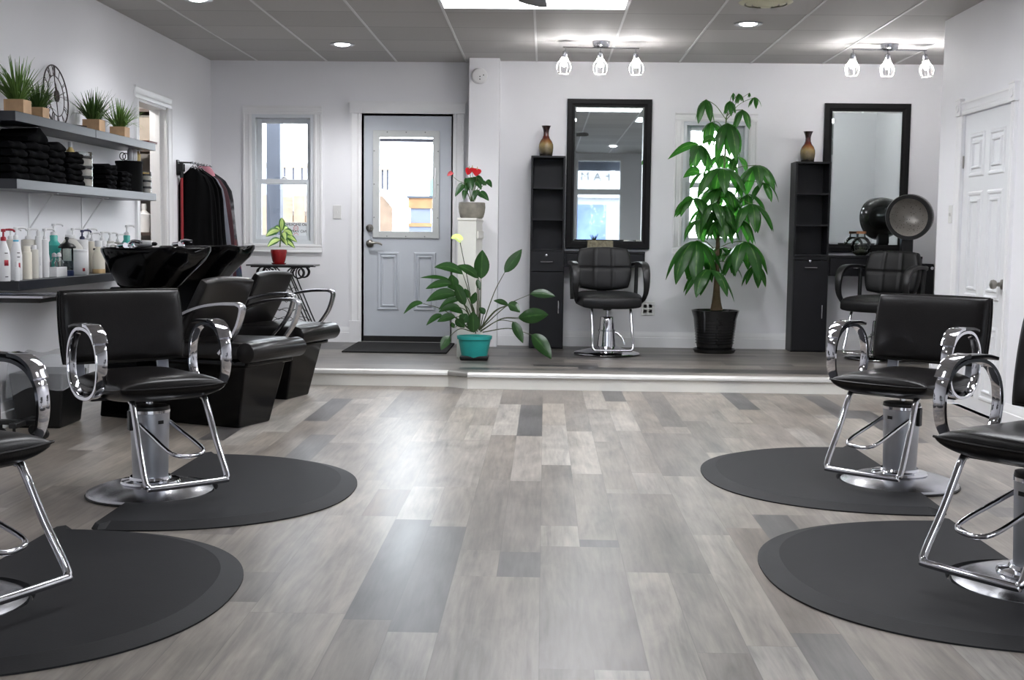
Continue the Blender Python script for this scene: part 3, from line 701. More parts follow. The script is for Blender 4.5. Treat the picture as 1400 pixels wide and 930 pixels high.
# ================================================================ SALON CHAIRS (front four)
def salon_chair(label, loc, rz, lever):
    """faces -y before rotation"""
    t = thing('salon_chair', label, 'chair', loc, rz, 'black styling chairs with chrome loop arms')
    bp = MB().lathe([(0, .004), (.247, .004), (.253, .01), (.250, .019), (.230, .028), (.19, .042), (.13, .05), (0, .052)], seg=56).build('base_plate', steel, t, smooth=40)
    MB().lathe([(0, 0), (.256, 0), (.258, .006), (.253, .009), (0, .009)], seg=56).build('rubber_rim', rubber_dark, bp)
    MB().lathe([(.06, .045), (.115, .047), (.12, .054), (.116, .062), (.085, .068), (.08, .078), (.06, .078)], seg=40, cap0=False, cap1=False).build('base_collar', chrome, t)
    cy = MB().lathe([(.0, .05), (.070, .05), (.074, .2), (.079, .345), (.079, .350), (0, .350)], seg=44).build('hydraulic_cylinder', satin, t, smooth=40)
    MB().lathe([(.079, .338), (.0815, .340), (.0815, .352), (.078, .354), (.078, .338)], seg=44, cap0=False, cap1=False).build('chrome_band', chrome, cy)
    MB().lathe([(0, .350), (.078, .350), (.080, .356), (.078, .366), (.03, .372), (0, .372)], seg=44).build('cylinder_cap', plastic_black, cy)
    # small dark maker's plate on the cylinder
    ang = lever*.62 - pi/2; pl = MB(); rr = .0785
    pl.ring_loft([[V((r_*cos(ang + s_), r_*sin(ang + s_), z)) for s_ in (-.16, -.08, 0, .08, .16)] for r_, z in ((rr, .298), (rr+.0018, .298), (rr+.0018, .312), (rr, .312))], closed_u=False)
    pl.build('maker_plate', plastic_black, cy)
    MB().tube([(0, 0, .36), (0, 0, .425)], .014, 16).build('piston', chrome, t)
    sp = MB(); sp.box(-.14, .14, -.17, .15, .405, .425); sp.lathe([(0, .395), (.05, .395), (.06, .408), (0, .408)]); sp.box(-.265, .265, -.06, -.02, .408, .42); sp.box(-.265, .265, .08, .12, .408, .42)
    sp.build('seat_plate', plastic_black, t, bevel=.003)
    # seat cushion: pinched corners, swollen middle, slightly raised front
    def seat_fn(p):
        u, v = p.x/.245, p.y/.27
        z = p.z + (.012*v*v) - .018*(abs(u)**3) * (1 if p.z > 0 else .2) + .02*max(0, -v)**3*(abs(u)**4)
        pinch = 1 + .05*(abs(u)**6)*(abs(v)**6)
        return V((p.x*pinch, p.y*pinch + .005, z + .452))
    st = MB().pad(.445, .49, .115, n=26, a=3.2, b=.36, edge=.10, rnd=.06, fn=seat_fn).build('seat', leather, t, smooth=70)
    pp = [seat_fn(V((q.x, q.y, 0))) for q in MB().outline(.449, .494, .06, 0)]
    MB().tube(pp, .0045, 6, closed=True).build('piping', leather, st)
    # backrest, tilted back
    def back_fn(p):   # pad: x across, y -> height, z -> thickness
        q = M4.Rotation(R(90-9), 4, 'X') @ V((p.x, p.y, p.z + .012*(p.x/.29)**2))
        return q + V((0, .27, .675))
    bk = MB().pad(.525, .30, .085, n=26, a=6, b=.34, edge=.30, rnd=.05, fn=back_fn).build('backrest', leather, t, smooth=70)
    for zoff in (.0125, -.0125):
        pp = [back_fn(V((q.x, q.y, zoff))) for q in MB().outline(.527, .302, .05, 0)]
        MB().tube(pp, .0042, 6, closed=True).build('piping', leather, bk)
    for sx_ in (-.185, .185):
        b_ = MB(); b_.ribbon(cat([(sx_, .12, .418), (sx_, .235, .42), (sx_, .268, .47), (sx_, .285, .56), (sx_, .318, .72)], 6), (1, 0, 0), .05, .012)
        b_.build('back_bracket', grey_bar, t)
    # chrome loop arms
    for sx_ in (-.262, .262):
        loop = []
        for q in range(18):
            aa = 2*pi*q/18; c_, n_s = cos(aa), sin(aa); ex = 2/2.35
            yy = -.005 + .152*(abs(c_)**ex)*(-1 if c_ > 0 else 1); zz = .553 + .138*(abs(n_s)**ex)*(1 if n_s > 0 else -1)
            loop.append((yy + .10*(.55-zz)*.35, zz))
        pts = cat([(sx_, y, z) for y, z in loop], 6, closed=True); n_ = len(pts)
        ws = [.05 if .0 else .036 + .010*max(0, cos(2*pi*(i/n_) - .75)) for i in range(n_)]
        ar = MB().ribbon(pts, (1, 0, 0), ws, .015, closed=True).build('armrest', chrome, t, smooth=50)
        pd = MB().ribbon(cat([(sx_, -.045, .7035), (sx_, .0, .704), (sx_, .06, .702), (sx_, .108, .692)], 5), (1, 0, 0), .05, .012).build('arm_pad', plastic_black, ar)
        kn = MB(); kn.ribbon(cat([(sx_, -.148, .640), (sx_, -.128, .676), (sx_, -.09, .700), (sx_, -.045, .7075)], 5), (1, 0, 0), .058, .014); kn.build('arm_knuckle', chrome, ar)
    # footrest
    fr_ = MB(); 
    half = [(-.150, -.165, .412), (-.152, -.19, .395), (-.160, -.26, .25), (-.168, -.33, .125), (-.160, -.343, .102), (-.138, -.346, .096)]
    pts = cat(half + [(-x, y, z) for x, y, z in reversed(half)], 5)
    fr_.tube(pts, .0125, 12); fr_.build('footrest', chrome, t, smooth=60)
    # pump lever loop
    L = [(-.07, -.015, .305), (-.075, -.10, .265), (-.08, -.215, .21), (-.055, -.255, .193), (0, -.266, .19), (.055, -.255, .193), (.08, -.215, .21), (.075, -.10, .265), (.07, -.015, .305)]
    rot = M4.Rotation(lever, 4, 'Z'); lv = MB(); lv.tube(cat([rot @ V(p) for p in L], 5), .0085, 10)
    lo = lv.build('pump_lever', chrome, t, smooth=60)
    rb = MB(); rb.box(-.014, .014, .062, .09, .27, .35, mx=M4.Rotation(lever*.5 - pi*.45 if lever < 0 else lever*.5 + pi*.45, 4, 'Z')); rb.build('valve_block', plastic_black, t, bevel=.004)
    return t
cl_far, cl_near, cr_far, cr_near = at(206, 669, Z=.02), at(-90, 824, Z=.02), at(1229, 657, Z=.02), at(1417, 797, Z=.02)
def fl(v): return (v.x, v.y, 0)
salon_chair('black salon chair in front of the shampoo basins, turned toward the middle of the room', fl(cl_far), R(42), R(14))
salon_chair('black salon chair cut off by the left edge, on the nearest left mat', fl(cl_near), R(66), R(14))
salon_chair('whole black salon chair in front of the white panelled side door', fl(cr_far), R(-42), R(-18))
salon_chair('black salon chair cut off by the right edge, on the nearest right mat', fl(cr_near), R(-54), R(-18))

# ---------------------------------------------------------------- anti-fatigue mats (flat side towards the wall, round notch for the chair base)
def floor_mat(label, xf, xt, yc, hl, cb, sgn):
    """xf flat side x, xt curved extreme x, yc centre, hl half length, cb chair base"""
    out = []
    W_ = abs(xt-xf)
    for i in range(61):
        a = -pi/2 + pi*i/60
        cx_, cy_ = abs(cos(a))**(2/2.25), (abs(sin(a))**(2/2.25))*(1 if sin(a) > 0 else -1)
        out.append((cx_*W_*.93 + W_*.07, cy_*hl))
    out = [(0.03, -hl)] + out + [(0.03, hl)]
    out += [(0.0, hl-.03)]
    nr = .262; ox = (cb.x - xf)*sgn; oy = cb.y - yc
    if abs(ox) < nr:
        h = math.sqrt(nr*nr - ox*ox)
        a0, a1 = math.atan2(h, -ox), math.atan2(-h, -ox)
        out += [(ox + nr*cos(a0 + (a1-a0)*k/24), oy + nr*sin(a0 + (a1-a0)*k/24)) for k in range(25)]
    out += [(0.0, -hl+.03)]
    n = len(out); C_ = []
    def off(d):
        r = []
        for i in range(n):
            p, q, s_ = V(out[i-1]), V(out[i]), V(out[(i+1) % n])
            e1, e2 = (q-p), (s_-q)
            n1 = V((-e1.y, e1.x)).normalized() if e1.length > 1e-6 else V((0, 0)); n2 = V((-e2.y, e2.x)).normalized() if e2.length > 1e-6 else n1
            nn = (n1+n2); nn = nn.normalized() if nn.length > 1e-6 else n1
            inn = abs(math.hypot(q.x - ox, q.y - oy) - nr) < .004
            dd = d*.1 if inn else (d if q.x > .06*W_ else d*.18)
            r.append(q + nn*dd)
        return r
    mb = MB()
    o0, o1, o2 = [V(p) for p in out], off(.010), off(.07)
    lv = [(o0, 0), (o0, .005), (o1, .007), (o2, .023)]
    rings = [[V((xf + p.x*sgn, yc + p.y, z)) for p in o] for o, z in lv]
    mb.ring_loft(rings, cap0=False, cap1=True)
    for f in list(mb.bm.faces):
        if len(f.verts) > 4: bmesh.ops.triangulate(mb.bm, faces=[f])
    ob = mb.build('floor_mat', rubber, smooth=12)
    return tag(ob, label, 'mat', 'rounded black anti-fatigue mats')
lf0, lf1 = at(300, 625, Z=0), at(210, 733, Z=0)
e = at(484, 672, Z=0); floor_mat('dark rubber floor mat under the salon chair by the shampoo basins', cl_far.x-.02, e.x, e.y, .76, cl_far, 1)
e = at(318, 816, Z=0); floor_mat('dark rubber floor mat cut off at the lower left corner', cl_near.x-.02, e.x, e.y, .76, cl_near, 1)
e = at(960.5, 650, Z=0); floor_mat('dark rubber floor mat under the whole chair by the white side door', cr_far.x+.02, e.x, e.y, .76, cr_far, -1)
e = at(1043, 783, Z=0); floor_mat('dark rubber floor mat cut off at the lower right corner', cr_near.x+.02, e.x, e.y, .76, cr_near, -1)
# entrance doormat on the platform
q = [at(467, 482, Z=STEP), at(610, 484.5, Z=STEP), at(623, 471, Z=STEP), at(498, 468.5, Z=STEP)]
y0_, y1_ = q[0].y, min(q[3].y, YBL-.08)
dm = MB(); dm.box(q[0].x, min(q[1].x, px0-.03), y0_, y1_, STEP, STEP+.012)
tag(dm.build('doormat', carpet, smooth=0, bevel=.003), 'flat black doormat in front of the glazed entry door', 'doormat')

# ---------------------------------------------------------------- shampoo units
def shampoo_unit(label, loc, rz):
    """faces +x before rotation"""
    t = thing('shampoo_unit', label, 'shampoo chair', loc, rz, 'black backwash shampoo units')
    MB().taper((-.40, .25, -.15, .15), (-.42, .33, -.20, .20), 0, .36).build('pedestal', gloss_black, t, smooth=0, bevel=.012, seg=3)
    sf = MB(); sf.box(-.30, .36, -.225, .225, .345, .38); sf.build('seat_shell', gloss_black, t, smooth=0, bevel=.012)
    def seat_fn(p):
        v = (p.x+.29)/.58
        return V((p.x + .08, p.y, p.z + .425 + .012*v - .05*max(0, v-.93)*8*.2))
    seat = MB().pad(.62, .50, .105, n=24, a=7, b=.3, edge=.42, rnd=.04, fn=seat_fn).build('seat', leather, t, smooth=60)
    rl = MB(); rl.ring_loft([[V((.372 + (.058*cos(a)), y, .428 + .055*sin(a)*k_)) if k_ else None for a in [2*pi*j/24 for j in range(24)]] for y, k_ in ((-.255, .8), (-.25, 1), (.25, 1), (.255, .8))])
    rl.build('seat_roll', leather, seat, smooth=50)
    def back_fn(p):
        q = M4.Rotation(R(-62), 4, 'Y') @ V((p.x, p.y, p.z - .05*(p.y/.25)**2*0 + .03*(p.x/.25)**2*0))
        q = V((q.x + .03*((p.y/.23)**2)*1.0, q.y, q.z))
        return q + V((-.05, 0, .61))
    MB().pad(.47, .47, .062, n=24, a=8, b=.34, edge=.5, rnd=.12, fn=back_fn).build('backrest', leather, t, smooth=60)
    hs = MB(); hs.tube([(-.20, -.05, .37), (-.14, -.05, .55)], .016, 10); hs.tube([(-.20, .05, .37), (-.14, .05, .55)], .016, 10); hs.box(-.16, -.11, -.16, .16, .52, .55); hs.build('back_bracket', chrome, t)
    for sy in (-.272, .272):
        P = [(-.12, sy, .56), (-.02, sy, .625), (.10, sy, .668), (.22, sy, .688), (.34, sy, .692)]
        Q = [(.34, sy, .692), (.368, sy, .675), (.362, sy, .63), (.335, sy, .56), (.285, sy, .49), (.22, sy, .42)]
        am = MB(); am.ribbon(cat(P, 6), (0, 1, 0), [.030 + .022*i/24 for i in range(25)], .018); am.ribbon(cat(Q, 6), (0, 1, 0), [.052 - .02*i/30 for i in range(31)], .018)
        am.build('armrest', steel, t, smooth=50)
        bo = MB(); bo.tube([(-.13, sy*.86, .555), (-.13, sy*1.04, .555)], .014, 10); bo.build('arm_bolt', chrome, t)
    # basin: lifted lip with a neck notch towards the chair
    N_ = 48
    def ring(hx, hy, z, cx_, lip=0, notch=0, ex=2.6):
        o = []
        for j in range(N_):
            a = 2*pi*j/N_; c, s_ = cos(a), sin(a)
            x = (abs(c)**(2/ex))*(1 if c > 0 else -1)*hx; y = (abs(s_)**(2/ex))*(1 if s_ > 0 else -1)*hy
            k_ = max(0, c)**3
            nz = notch*math.exp(-(y/.09)**2)*k_
            o.append(V((cx_ + x - .03*math.exp(-(y/.08)**2)*k_*(1 if notch else 0), y, z + lip*max(0, c)**2 - nz)))
        return o
    bm_ = MB(); cx_ = -.42
    bm_.ring_loft([ring(.14, .13, .74, cx_-.05), ring(.17, .16, .765, cx_-.05), ring(.225, .20, .84, cx_-.03), ring(.275, .238, .91, cx_-.005), ring(.305, .25, .955, cx_, .012, .02), ring(.306, .25, .972, cx_, .02, .035), ring(.296, .24, .978, cx_, .02, .04), ring(.27, .215, .968, cx_, .015, .04), ring(.23, .19, .90, cx_-.02), ring(.17, .15, .82, cx_-.04), ring(.05, .05, .79, cx_-.06)])
    bw = bm_.build('basin', gloss_black, t, smooth=60)
    MB().taper((-.72, -.42, -.15, .15), (-.66, -.36, -.12, .12), 0, .75).build('basin_stand', gloss_black, t, smooth=0, bevel=.01)
    tp = MB(); tp.lathe([(0, .965), (.03, .965), (.028, .985), (.015, .99), (.014, 1.0), (0, 1.0)], (-.675, .07, 0)); tp.tube(cat([(-.675, .07, .995), (-.64, .068, 1.012), (-.58, .06, 1.008)], 5), .011, 10); tp.tube([(-.675, .07, 1.0), (-.70, .12, 1.012)], .006, 8)
    tp.build('mixer_tap', chrome, bw)
    sh = MB(); sh.tube([(-.66, -.03, .985), (-.60, -.05, .99)], .016, 12); sh.lathe([(0, .968), (.02, .968), (.018, .98), (0, .98)], (-.66, -.03, 0)); sh.build('spray_head', chrome, bw)
    hz = MB()
    for k_ in range(3): hz.tube(cat([(-.46, -.02+.02*k_, .74), (-.40, -.05+.03*k_, .5), (-.415, -.09+.02*k_, .25), (-.44, -.06+.02*k_, .02)], 6), .008, 8)
    hz.build('water_hose', pm('hose_grey', (150, 152, 156), .35, .3), t)
    return t
shampoo_unit('black shampoo chair and basin nearest to the front salon chair', (-1.84, 6.90, 0), R(-22))
shampoo_unit('black shampoo chair and basin beside the scrolled wine rack', (-1.84, 8.06, 0), R(-17))
# ================================================================ LEFT WALL
SXF = XL + .25                                   # front edge of the wall shelves
def py_(px, X): return at(px, 300, X=X).y
ys0, ys1, ysj = py_(24, SXF), py_(214, SXF), py_(133, SXF)
zU = at(24, 152, X=SXF).z; zM = at(29, 245, X=SXF).z; zL = at(30, 384, X=SXF).z
def wall_shelf(label, y0, y1, z, brackets=()):
    t = thing('wall_shelf', label, 'shelf', (XL, (y0+y1)/2, z-.05), 0, 'black floating shelves on the side wall')
    L = (y1-y0)/2
    MB().box(.001, .25, -L, L, 0, .05).build('shelf_board', lacquer, t, smooth=0, bevel=.002)
    for yb in brackets:
        b_ = MB(); yy = yb-(y0+y1)/2; b_.box(.0, .006, yy-.012, yy+.012, -.26, 0); b_.box(.0, .17, yy-.012, yy+.012, -.006, 0); b_.tube([(.004, yy, -.2), (.14, yy, -.004)], .005, 6)
        b_.build('bracket', white_trim, t, smooth=0)
    return t
wall_shelf('black wall shelf carrying two wooden crates of grass and the iron clock', ys0, ysj-.002, zU)
wall_shelf('black wall shelf carrying two crates of grass beside the open doorway', ysj+.002, ys1, zU)
wall_shelf('black wall shelf holding the stacks of folded black towels', ys0, ys1, zM, (py_(42, XL+.01), py_(114, XL+.01)))
wall_shelf('lowest black wall shelf, crowded with white and teal bottles', ys0, 8.35, zL)

# grass in crates
grass_m = pm('grass_green', (104, 138, 66), .5, noise=(9, .45)); grass_m2 = pm('grass_dark', (76, 106, 52), .5, noise=(9, .4)); pine = pm('crate_pine', (196, 160, 122), .6, noise=(14, .15))
def grass(label, px, pybase, d, w, h, n, mt, spread, seed):
    X = XL + d; y = py_(px, X); rnd = random.Random(seed)
    t = thing('potted_grass', label, 'potted plant', (X, y, zU), 0, 'grass plants on the top shelf')
    hw = w/2; p = MB()
    for a, b_ in ((-hw, -hw+.008), (hw-.008, hw)):
        p.box(a, b_, -hw, hw, 0, w*.82); p.box(-hw+.008, hw-.008, a, b_, 0, w*.82)
    p.box(-hw, hw, -hw, hw, 0, .008); p.build('crate', pine, t, smooth=0, bevel=.0015)
    MB().box(-hw+.008, hw-.008, -hw+.008, hw-.008, w*.6, w*.72).build('soil', pm('soil', (46, 36, 30), .9, noise=(40, .4)), t, smooth=0)
    g = MB()
    for i in range(n):
        a = rnd.uniform(0, 2*pi); r_ = rnd.uniform(0, hw*.6); lean = rnd.uniform(.05, spread*1.5)
        dr = V((cos(a)*lean, sin(a)*lean, 1)); out_ = rnd.random() < .16
        g.leaf((cos(a)*r_, sin(a)*r_, w*.70), dr, h*rnd.uniform(.6, 1.05), .010, droop=(1.9 if out_ else rnd.uniform(.15, .8)), n=6, fold=.3, shape='blade', side=(-sin(a+.3), cos(a+.3), 0))
    for v in g.bm.verts:
        if v.co.x < -d + .012: v.co.x = -d + .012 + .1*max(0, (v.co.x + d - .012))
    g.build('grass_blades', mt, t, smooth=0)
grass('large potted grass in a pine crate at the near end of the top shelf', 27.5, 149, .125, .105, .25, 120, grass_m, .75, 1)
grass('smaller potted grass in a pine crate against the iron clock', 55, 155, .12, .09, .18, 90, grass_m2, .8, 2)
grass('potted grass in a pine crate between the clock and the end crate', 130.5, 178, .12, .105, .215, 110, grass_m2, .8, 3)
grass('potted grass in a pine crate at the doorway end of the top shelf', 165.5, 187, .12, .10, .20, 110, grass_m, .8, 4)
# wall clock standing on the shelf
cy0, cy1 = py_(63.5, XL+.04), py_(97, XL+.04); cr_ = (cy1-cy0)/2; cr_ = .185
ck = thing('wall_clock', 'open iron wall clock with roman numerals leaning on the top shelf', 'clock', (XL+.018, (cy0+cy1)/2, zU+.004))
ckm = pm('clock_bronze', (52, 40, 40), .5, .4, noise=(30, .2)); tilt = R(3)
def cpt(r_, a, o=0): return V((.004+.03*(1-(r_*sin(a)+cr_)/(2*cr_))+o, r_*cos(a), cr_ + r_*sin(a)))
mb = MB(); mb.tube([cpt(cr_-.006, 2*pi*i/64) for i in range(64)], .0042, 8, closed=True); mb.tube([cpt(cr_*.64, 2*pi*i/48) for i in range(48)], .003, 6, closed=True); mb.build('rim', ckm, ck)
mb = MB(); r0_, r1_ = cr_*.65, cr_*.95
NUM = {0: 'XII', 1: 'I', 2: 'II', 3: 'III', 4: 'IV', 5: 'V', 6: 'VI', 7: 'VII', 8: 'VIII', 9: 'IX', 10: 'X', 11: 'XI'}
for h_, s_ in NUM.items():
    a = pi/2 - h_*pi/6; wch = {'I': .026, 'V': .075, 'X': .075}; tot = sum(wch[c] for c in s_)*1.1; o_ = tot/2
    # seen from the room (+x side), y increases to the right
    for c in s_:
        w_ = wch[c]*1.1; m_ = o_ - w_/2
        if c == 'I': segs = [((r1_, m_), (r0_, m_))]
        elif c == 'V': segs = [((r1_, m_+.03), (r0_, m_)), ((r1_, m_-.03), (r0_, m_))]
        else: segs = [((r1_, m_+.03), (r0_, m_-.03)), ((r1_, m_-.03), (r0_, m_+.03))]
        for (ra, da), (rb, db) in segs: mb.tube([cpt(ra, a+da*2.2), cpt(rb, a+db*2.2)], .002, 5)
        o_ -= w_
mb.build('numerals', ckm, ck)
mb = MB(); mb.lathe([(0, -.004), (.035, -.004), (.035, .004), (.02, .008), (0, .008)], cpt(0, 0, .004), 24, mx=M4.Rotation(pi/2, 4, 'Y')); mb.tube([cpt(cr_*.64, pi/2), cpt(0, 0)], .003, 6); mb.tube([cpt(cr_*.64, -pi/2), cpt(0, 0)], .003, 6); mb.tube([cpt(cr_*.64, 0), cpt(0, 0)], .0015, 5); mb.build('hub', ckm, ck)
mb = MB(); mb.tube([cpt(.02, -1.9, .012), cpt(.0, 0, .012), cpt(cr_*.45, 1.95, .012)], .0035, 5); mb.tube([cpt(.02, -1.2, .014), cpt(0, 0, .014), cpt(cr_*.6, .3, .014)], .0025, 5); mb.build('clock_hands', ckm, ck)
dish = MB().lathe([(0, 0), (.05, 0), (.06, .02), (.057, .02), (.048, .006), (0, .006)], (XL+.14, py_(107, XL+.14), zU), 24).build('wooden_dish', pm('dish_wood', (96, 70, 56), .5, noise=(20, .2)))
tag(dish, 'small brown wooden dish on the top shelf between clock and crates', 'dish')
pk = MB(); yy = py_(203, XL+.2); pk.box(XL+.17, XL+.24, yy-.09, yy+.09, zU, zU+.014)
tag(pk.build('comb_case', pm('case_red', (92, 40, 36), .5, noise=(20, .2)), smooth=0, bevel=.003), 'flat dark red case lying at the doorway end of the top shelf', 'case')

# ---------------------------------------------------------------- folded towels
ORD = ['topmost', 'second from the top', 'third from the top', 'fourth from the top', 'fifth from the top', 'sixth from the top', 'seventh from the top']
def towel_mesh(w, d, h, rnd, tent=0):
    mb = MB()
    def prof(k):     # folded outline in y-z: rounded fold at the front, layers at the back
        o = []
        for i in range(9):
            a = -pi/2 + pi*i/8; o.append((h/2 + h/2*sin(a), d/2 - h/2 + h/2*cos(a)))
        for z in (h*.92, h*.66, h*.60, h*.36, h*.30, h*.05): o.append((z, -d/2 + (.006 if z in (h*.66, h*.60) else .0)))
        return o
    N_ = 14; rings = []
    ph = rnd.uniform(0, 6)
    for i in range(N_+1):
        u = i/N_ - .5; sag = .004*sin(u*9+ph) + .003*sin(u*17+ph*2); lift = tent*max(0, 1-abs(u-.12)*3.2)
        e = 1 - .10*(abs(u)*2)**8
        rings.append([V((y*e + .004*sin(u*11+ph+z*40), u*w, z*(1-.12*(abs(u)*2)**6) + sag*(z/h) + lift*(z/h))) for z, y in prof(i)])
    return mb.ring_loft(rings)
def towel_stack(name, px, n, h, w, d, dX, tents=(), seed=0):
    rnd = random.Random(seed); X = XL + dX; yb = py_(px, X); z = zM
    for i in range(n):
        k = n-1-i
        o = towel_mesh(w*rnd.uniform(.94, 1.0), d, h, rnd, tents[0] if (k == 0 and tents) else 0).build('folded_towel', towel_mat, smooth=60)
        o.location = (X + rnd.uniform(-.006, .006), yb + rnd.uniform(-.008, .008), z); o.rotation_euler = (0, 0, rnd.uniform(-.04, .04))
        tag(o, '%s folded black towel, %s' % (ORD[k], name), 'towel', 'folded black towels on the middle shelf')
        z += h*.99 + .006
towel_stack('stack at the near shelf end', 4, 5, .034, .22, .20, .125, (), 11)
towel_stack('stack under the near grass crates', 31, 6, .036, .27, .21, .125, (.05,), 12)
towel_stack('stack under the iron clock', 58, 6, .031, .24, .20, .125, (.02,), 13)
towel_stack('stack under the amber bottle', 86, 6, .027, .25, .19, .12, (), 14)
towel_stack('stack right of the first canister', 135, 5, .026, .20, .19, .125, (), 15)
towel_stack('stack left of the black drum', 155, 4, .026, .19, .19, .125, (), 16)

def lathe_thing(name, label, cat_, loc, parts, group=None):
    """parts: (name, profile, material[, seg]); the first is the body"""
    t = thing(name, label, cat_, loc, 0, group)
    for p in parts: MB().lathe(p[1], seg=p[3] if len(p) > 3 else 22).build(p[0], p[2], t, smooth=45)
    return t
dust = pm('drum_black', (8, 8, 9), .7, spec=.15, noise=(30, .2))
lathe_thing('towel_drum', 'black ribbed drum by the doorway end of the middle shelf', 'bin', (XL+.12, py_(177.5, XL+.12), zM), [('drum', [(0, 0), (.086, 0), (.089, .02), (.087, .19), (.091, .195), (.091, .21), (0, .21)], dust, 32)])
gl = thing('hair_clips', 'two curled black wire clips lying on the black drum', 'hair clips', (XL+.12, py_(171, XL+.12), zM+.21))
for dy in (-.03, .03):
    MB().tube([V((.02*cos(a)*.6, dy+.022*cos(a), .026+.024*sin(a))) for a in [2*pi*i/18 for i in range(18)]], .0035, 6, closed=True).build('wire_loop', plastic_black, gl)
cotton = pm('cotton_white', (216, 206, 198), .9, noise=(25, .12)); steel_l = chrome
def canister(label, px, d, r_, h):
    t = thing('stacked_canister', label, 'canister', (XL+d, py_(px, XL+d), zM), 0, 'clear canisters on the middle shelf')
    n = 3; q = h/(n+.45)
    for i in range(n):
        b_ = MB().lathe([(0, i*q+.003), (r_, i*q+.003), (r_, (i+1)*q-.004), (r_*.96, (i+1)*q-.002)], seg=28, cap1=False).build('canister_tier', jar_glass, t)
        MB().lathe([(0, i*q+.005), (r_*.93, i*q+.005), (r_*.93, i*q+q*.72), (r_*.6, i*q+q*.8), (0, i*q+q*.82)], seg=24).build('cotton_fill', cotton, b_)
        MB().lathe([(r_*1.02, (i+1)*q-.010), (r_*1.03, (i+1)*q-.002), (r_*1.0, (i+1)*q+.002), (r_*.97, (i+1)*q-.004)], seg=28, cap0=False, cap1=False).build('tier_ring', plastic_black, b_)
    MB().lathe([(r_, n*q), (r_, h-.01), (r_*.9, h), (0, h)], seg=28, cap0=False).build('canister_lid', jar_glass, t)
canister('clear three tier canister of white pads in the middle of the towels', 115.5, .19, .052, .205)
canister('clear three tier canister of white pads at the doorway end of the shelf', 199, .18, .043, .15)
cream_p = pm('plastic_cream', (226, 220, 204), .4, noise=(8, .03)); white_p2 = pm('plastic_white', (226, 226, 226), .3, noise=(8, .02)); teal_p = pm('plastic_teal', (74, 176, 164), .25, noise=(8, .05)); yellow_p = pm('plastic_amber', (196, 172, 110), .35, noise=(8, .05)); beige_p = pm('plastic_beige', (206, 202, 192), .4, noise=(8, .03)); red_p = pm('plastic_red', (158, 30, 44), .4, noise=(8, .05)); navy_p = pm('plastic_navy', (52, 52, 84), .4); black_l = pm('label_black', (44, 42, 44), .5); red_l = pm('label_red', (170, 44, 58), .5); tan_p = pm('tan_base', (196, 168, 124), .4, noise=(8, .05)); clear_p = pm('plastic_milky', (222, 220, 212), .3, alpha=.72, noise=(6, .03)); grey_p = pm('plastic_grey', (170, 172, 176), .35, noise=(6, .03))
lathe_thing('spray_bottle', 'small amber bottle with white cap standing on the towels by the first canister', 'bottle', (XL+.12, py_(98, XL+.12), zM+.165), [('bottle_body', [(0, 0), (.022, 0), (.024, .01), (.024, .045), (.012, .06), (.012, .066), (0, .066)], yellow_p), ('bottle_cap', [(.0, .066), (.013, .066), (.013, .098), (0, .1)], white_p2)])
cl = MB(); 
for i in range(4): cl.lathe([(0, -.012), (.012, 0), (0, .012)], (0.01*i, -.016*i+.02, .012+.004*(i % 2)), 10)
cl.build('cotton_ball_cluster', cotton).location = (XL+.13, py_(88, XL+.13)+.02, zM+.163)
tag(bpy.data.objects['cotton_ball_cluster'], 'small clump of cotton beside the amber bottle on the towels', 'cotton'); bpy.data.objects['cotton_ball_cluster']['kind'] = 'stuff'
for px, h_, mt, lb in ((180.5, .02, grey_p, 'slim grey bottle standing on the black drum'), (186.5, .025, white_p2, 'slim white bottle standing on the black drum'), (191.5, .0, yellow_p, 'slim amber bottle standing on the black drum by the doorway')):
    lathe_thing('spray_bottle', lb, 'bottle', (XL+.155, py_(px-1.5, XL+.155), zM+.211), [('bottle_body', [(0, 0), (.016, 0), (.018, .01), (.018, h_+.05), (.008, h_+.06), (.008, h_+.07), (0, h_+.07)], mt), ('bottle_cap', [(0, h_+.07), (.010, h_+.07), (.010, h_+.09), (.006, h_+.095), (0, h_+.096)], white_p2)])

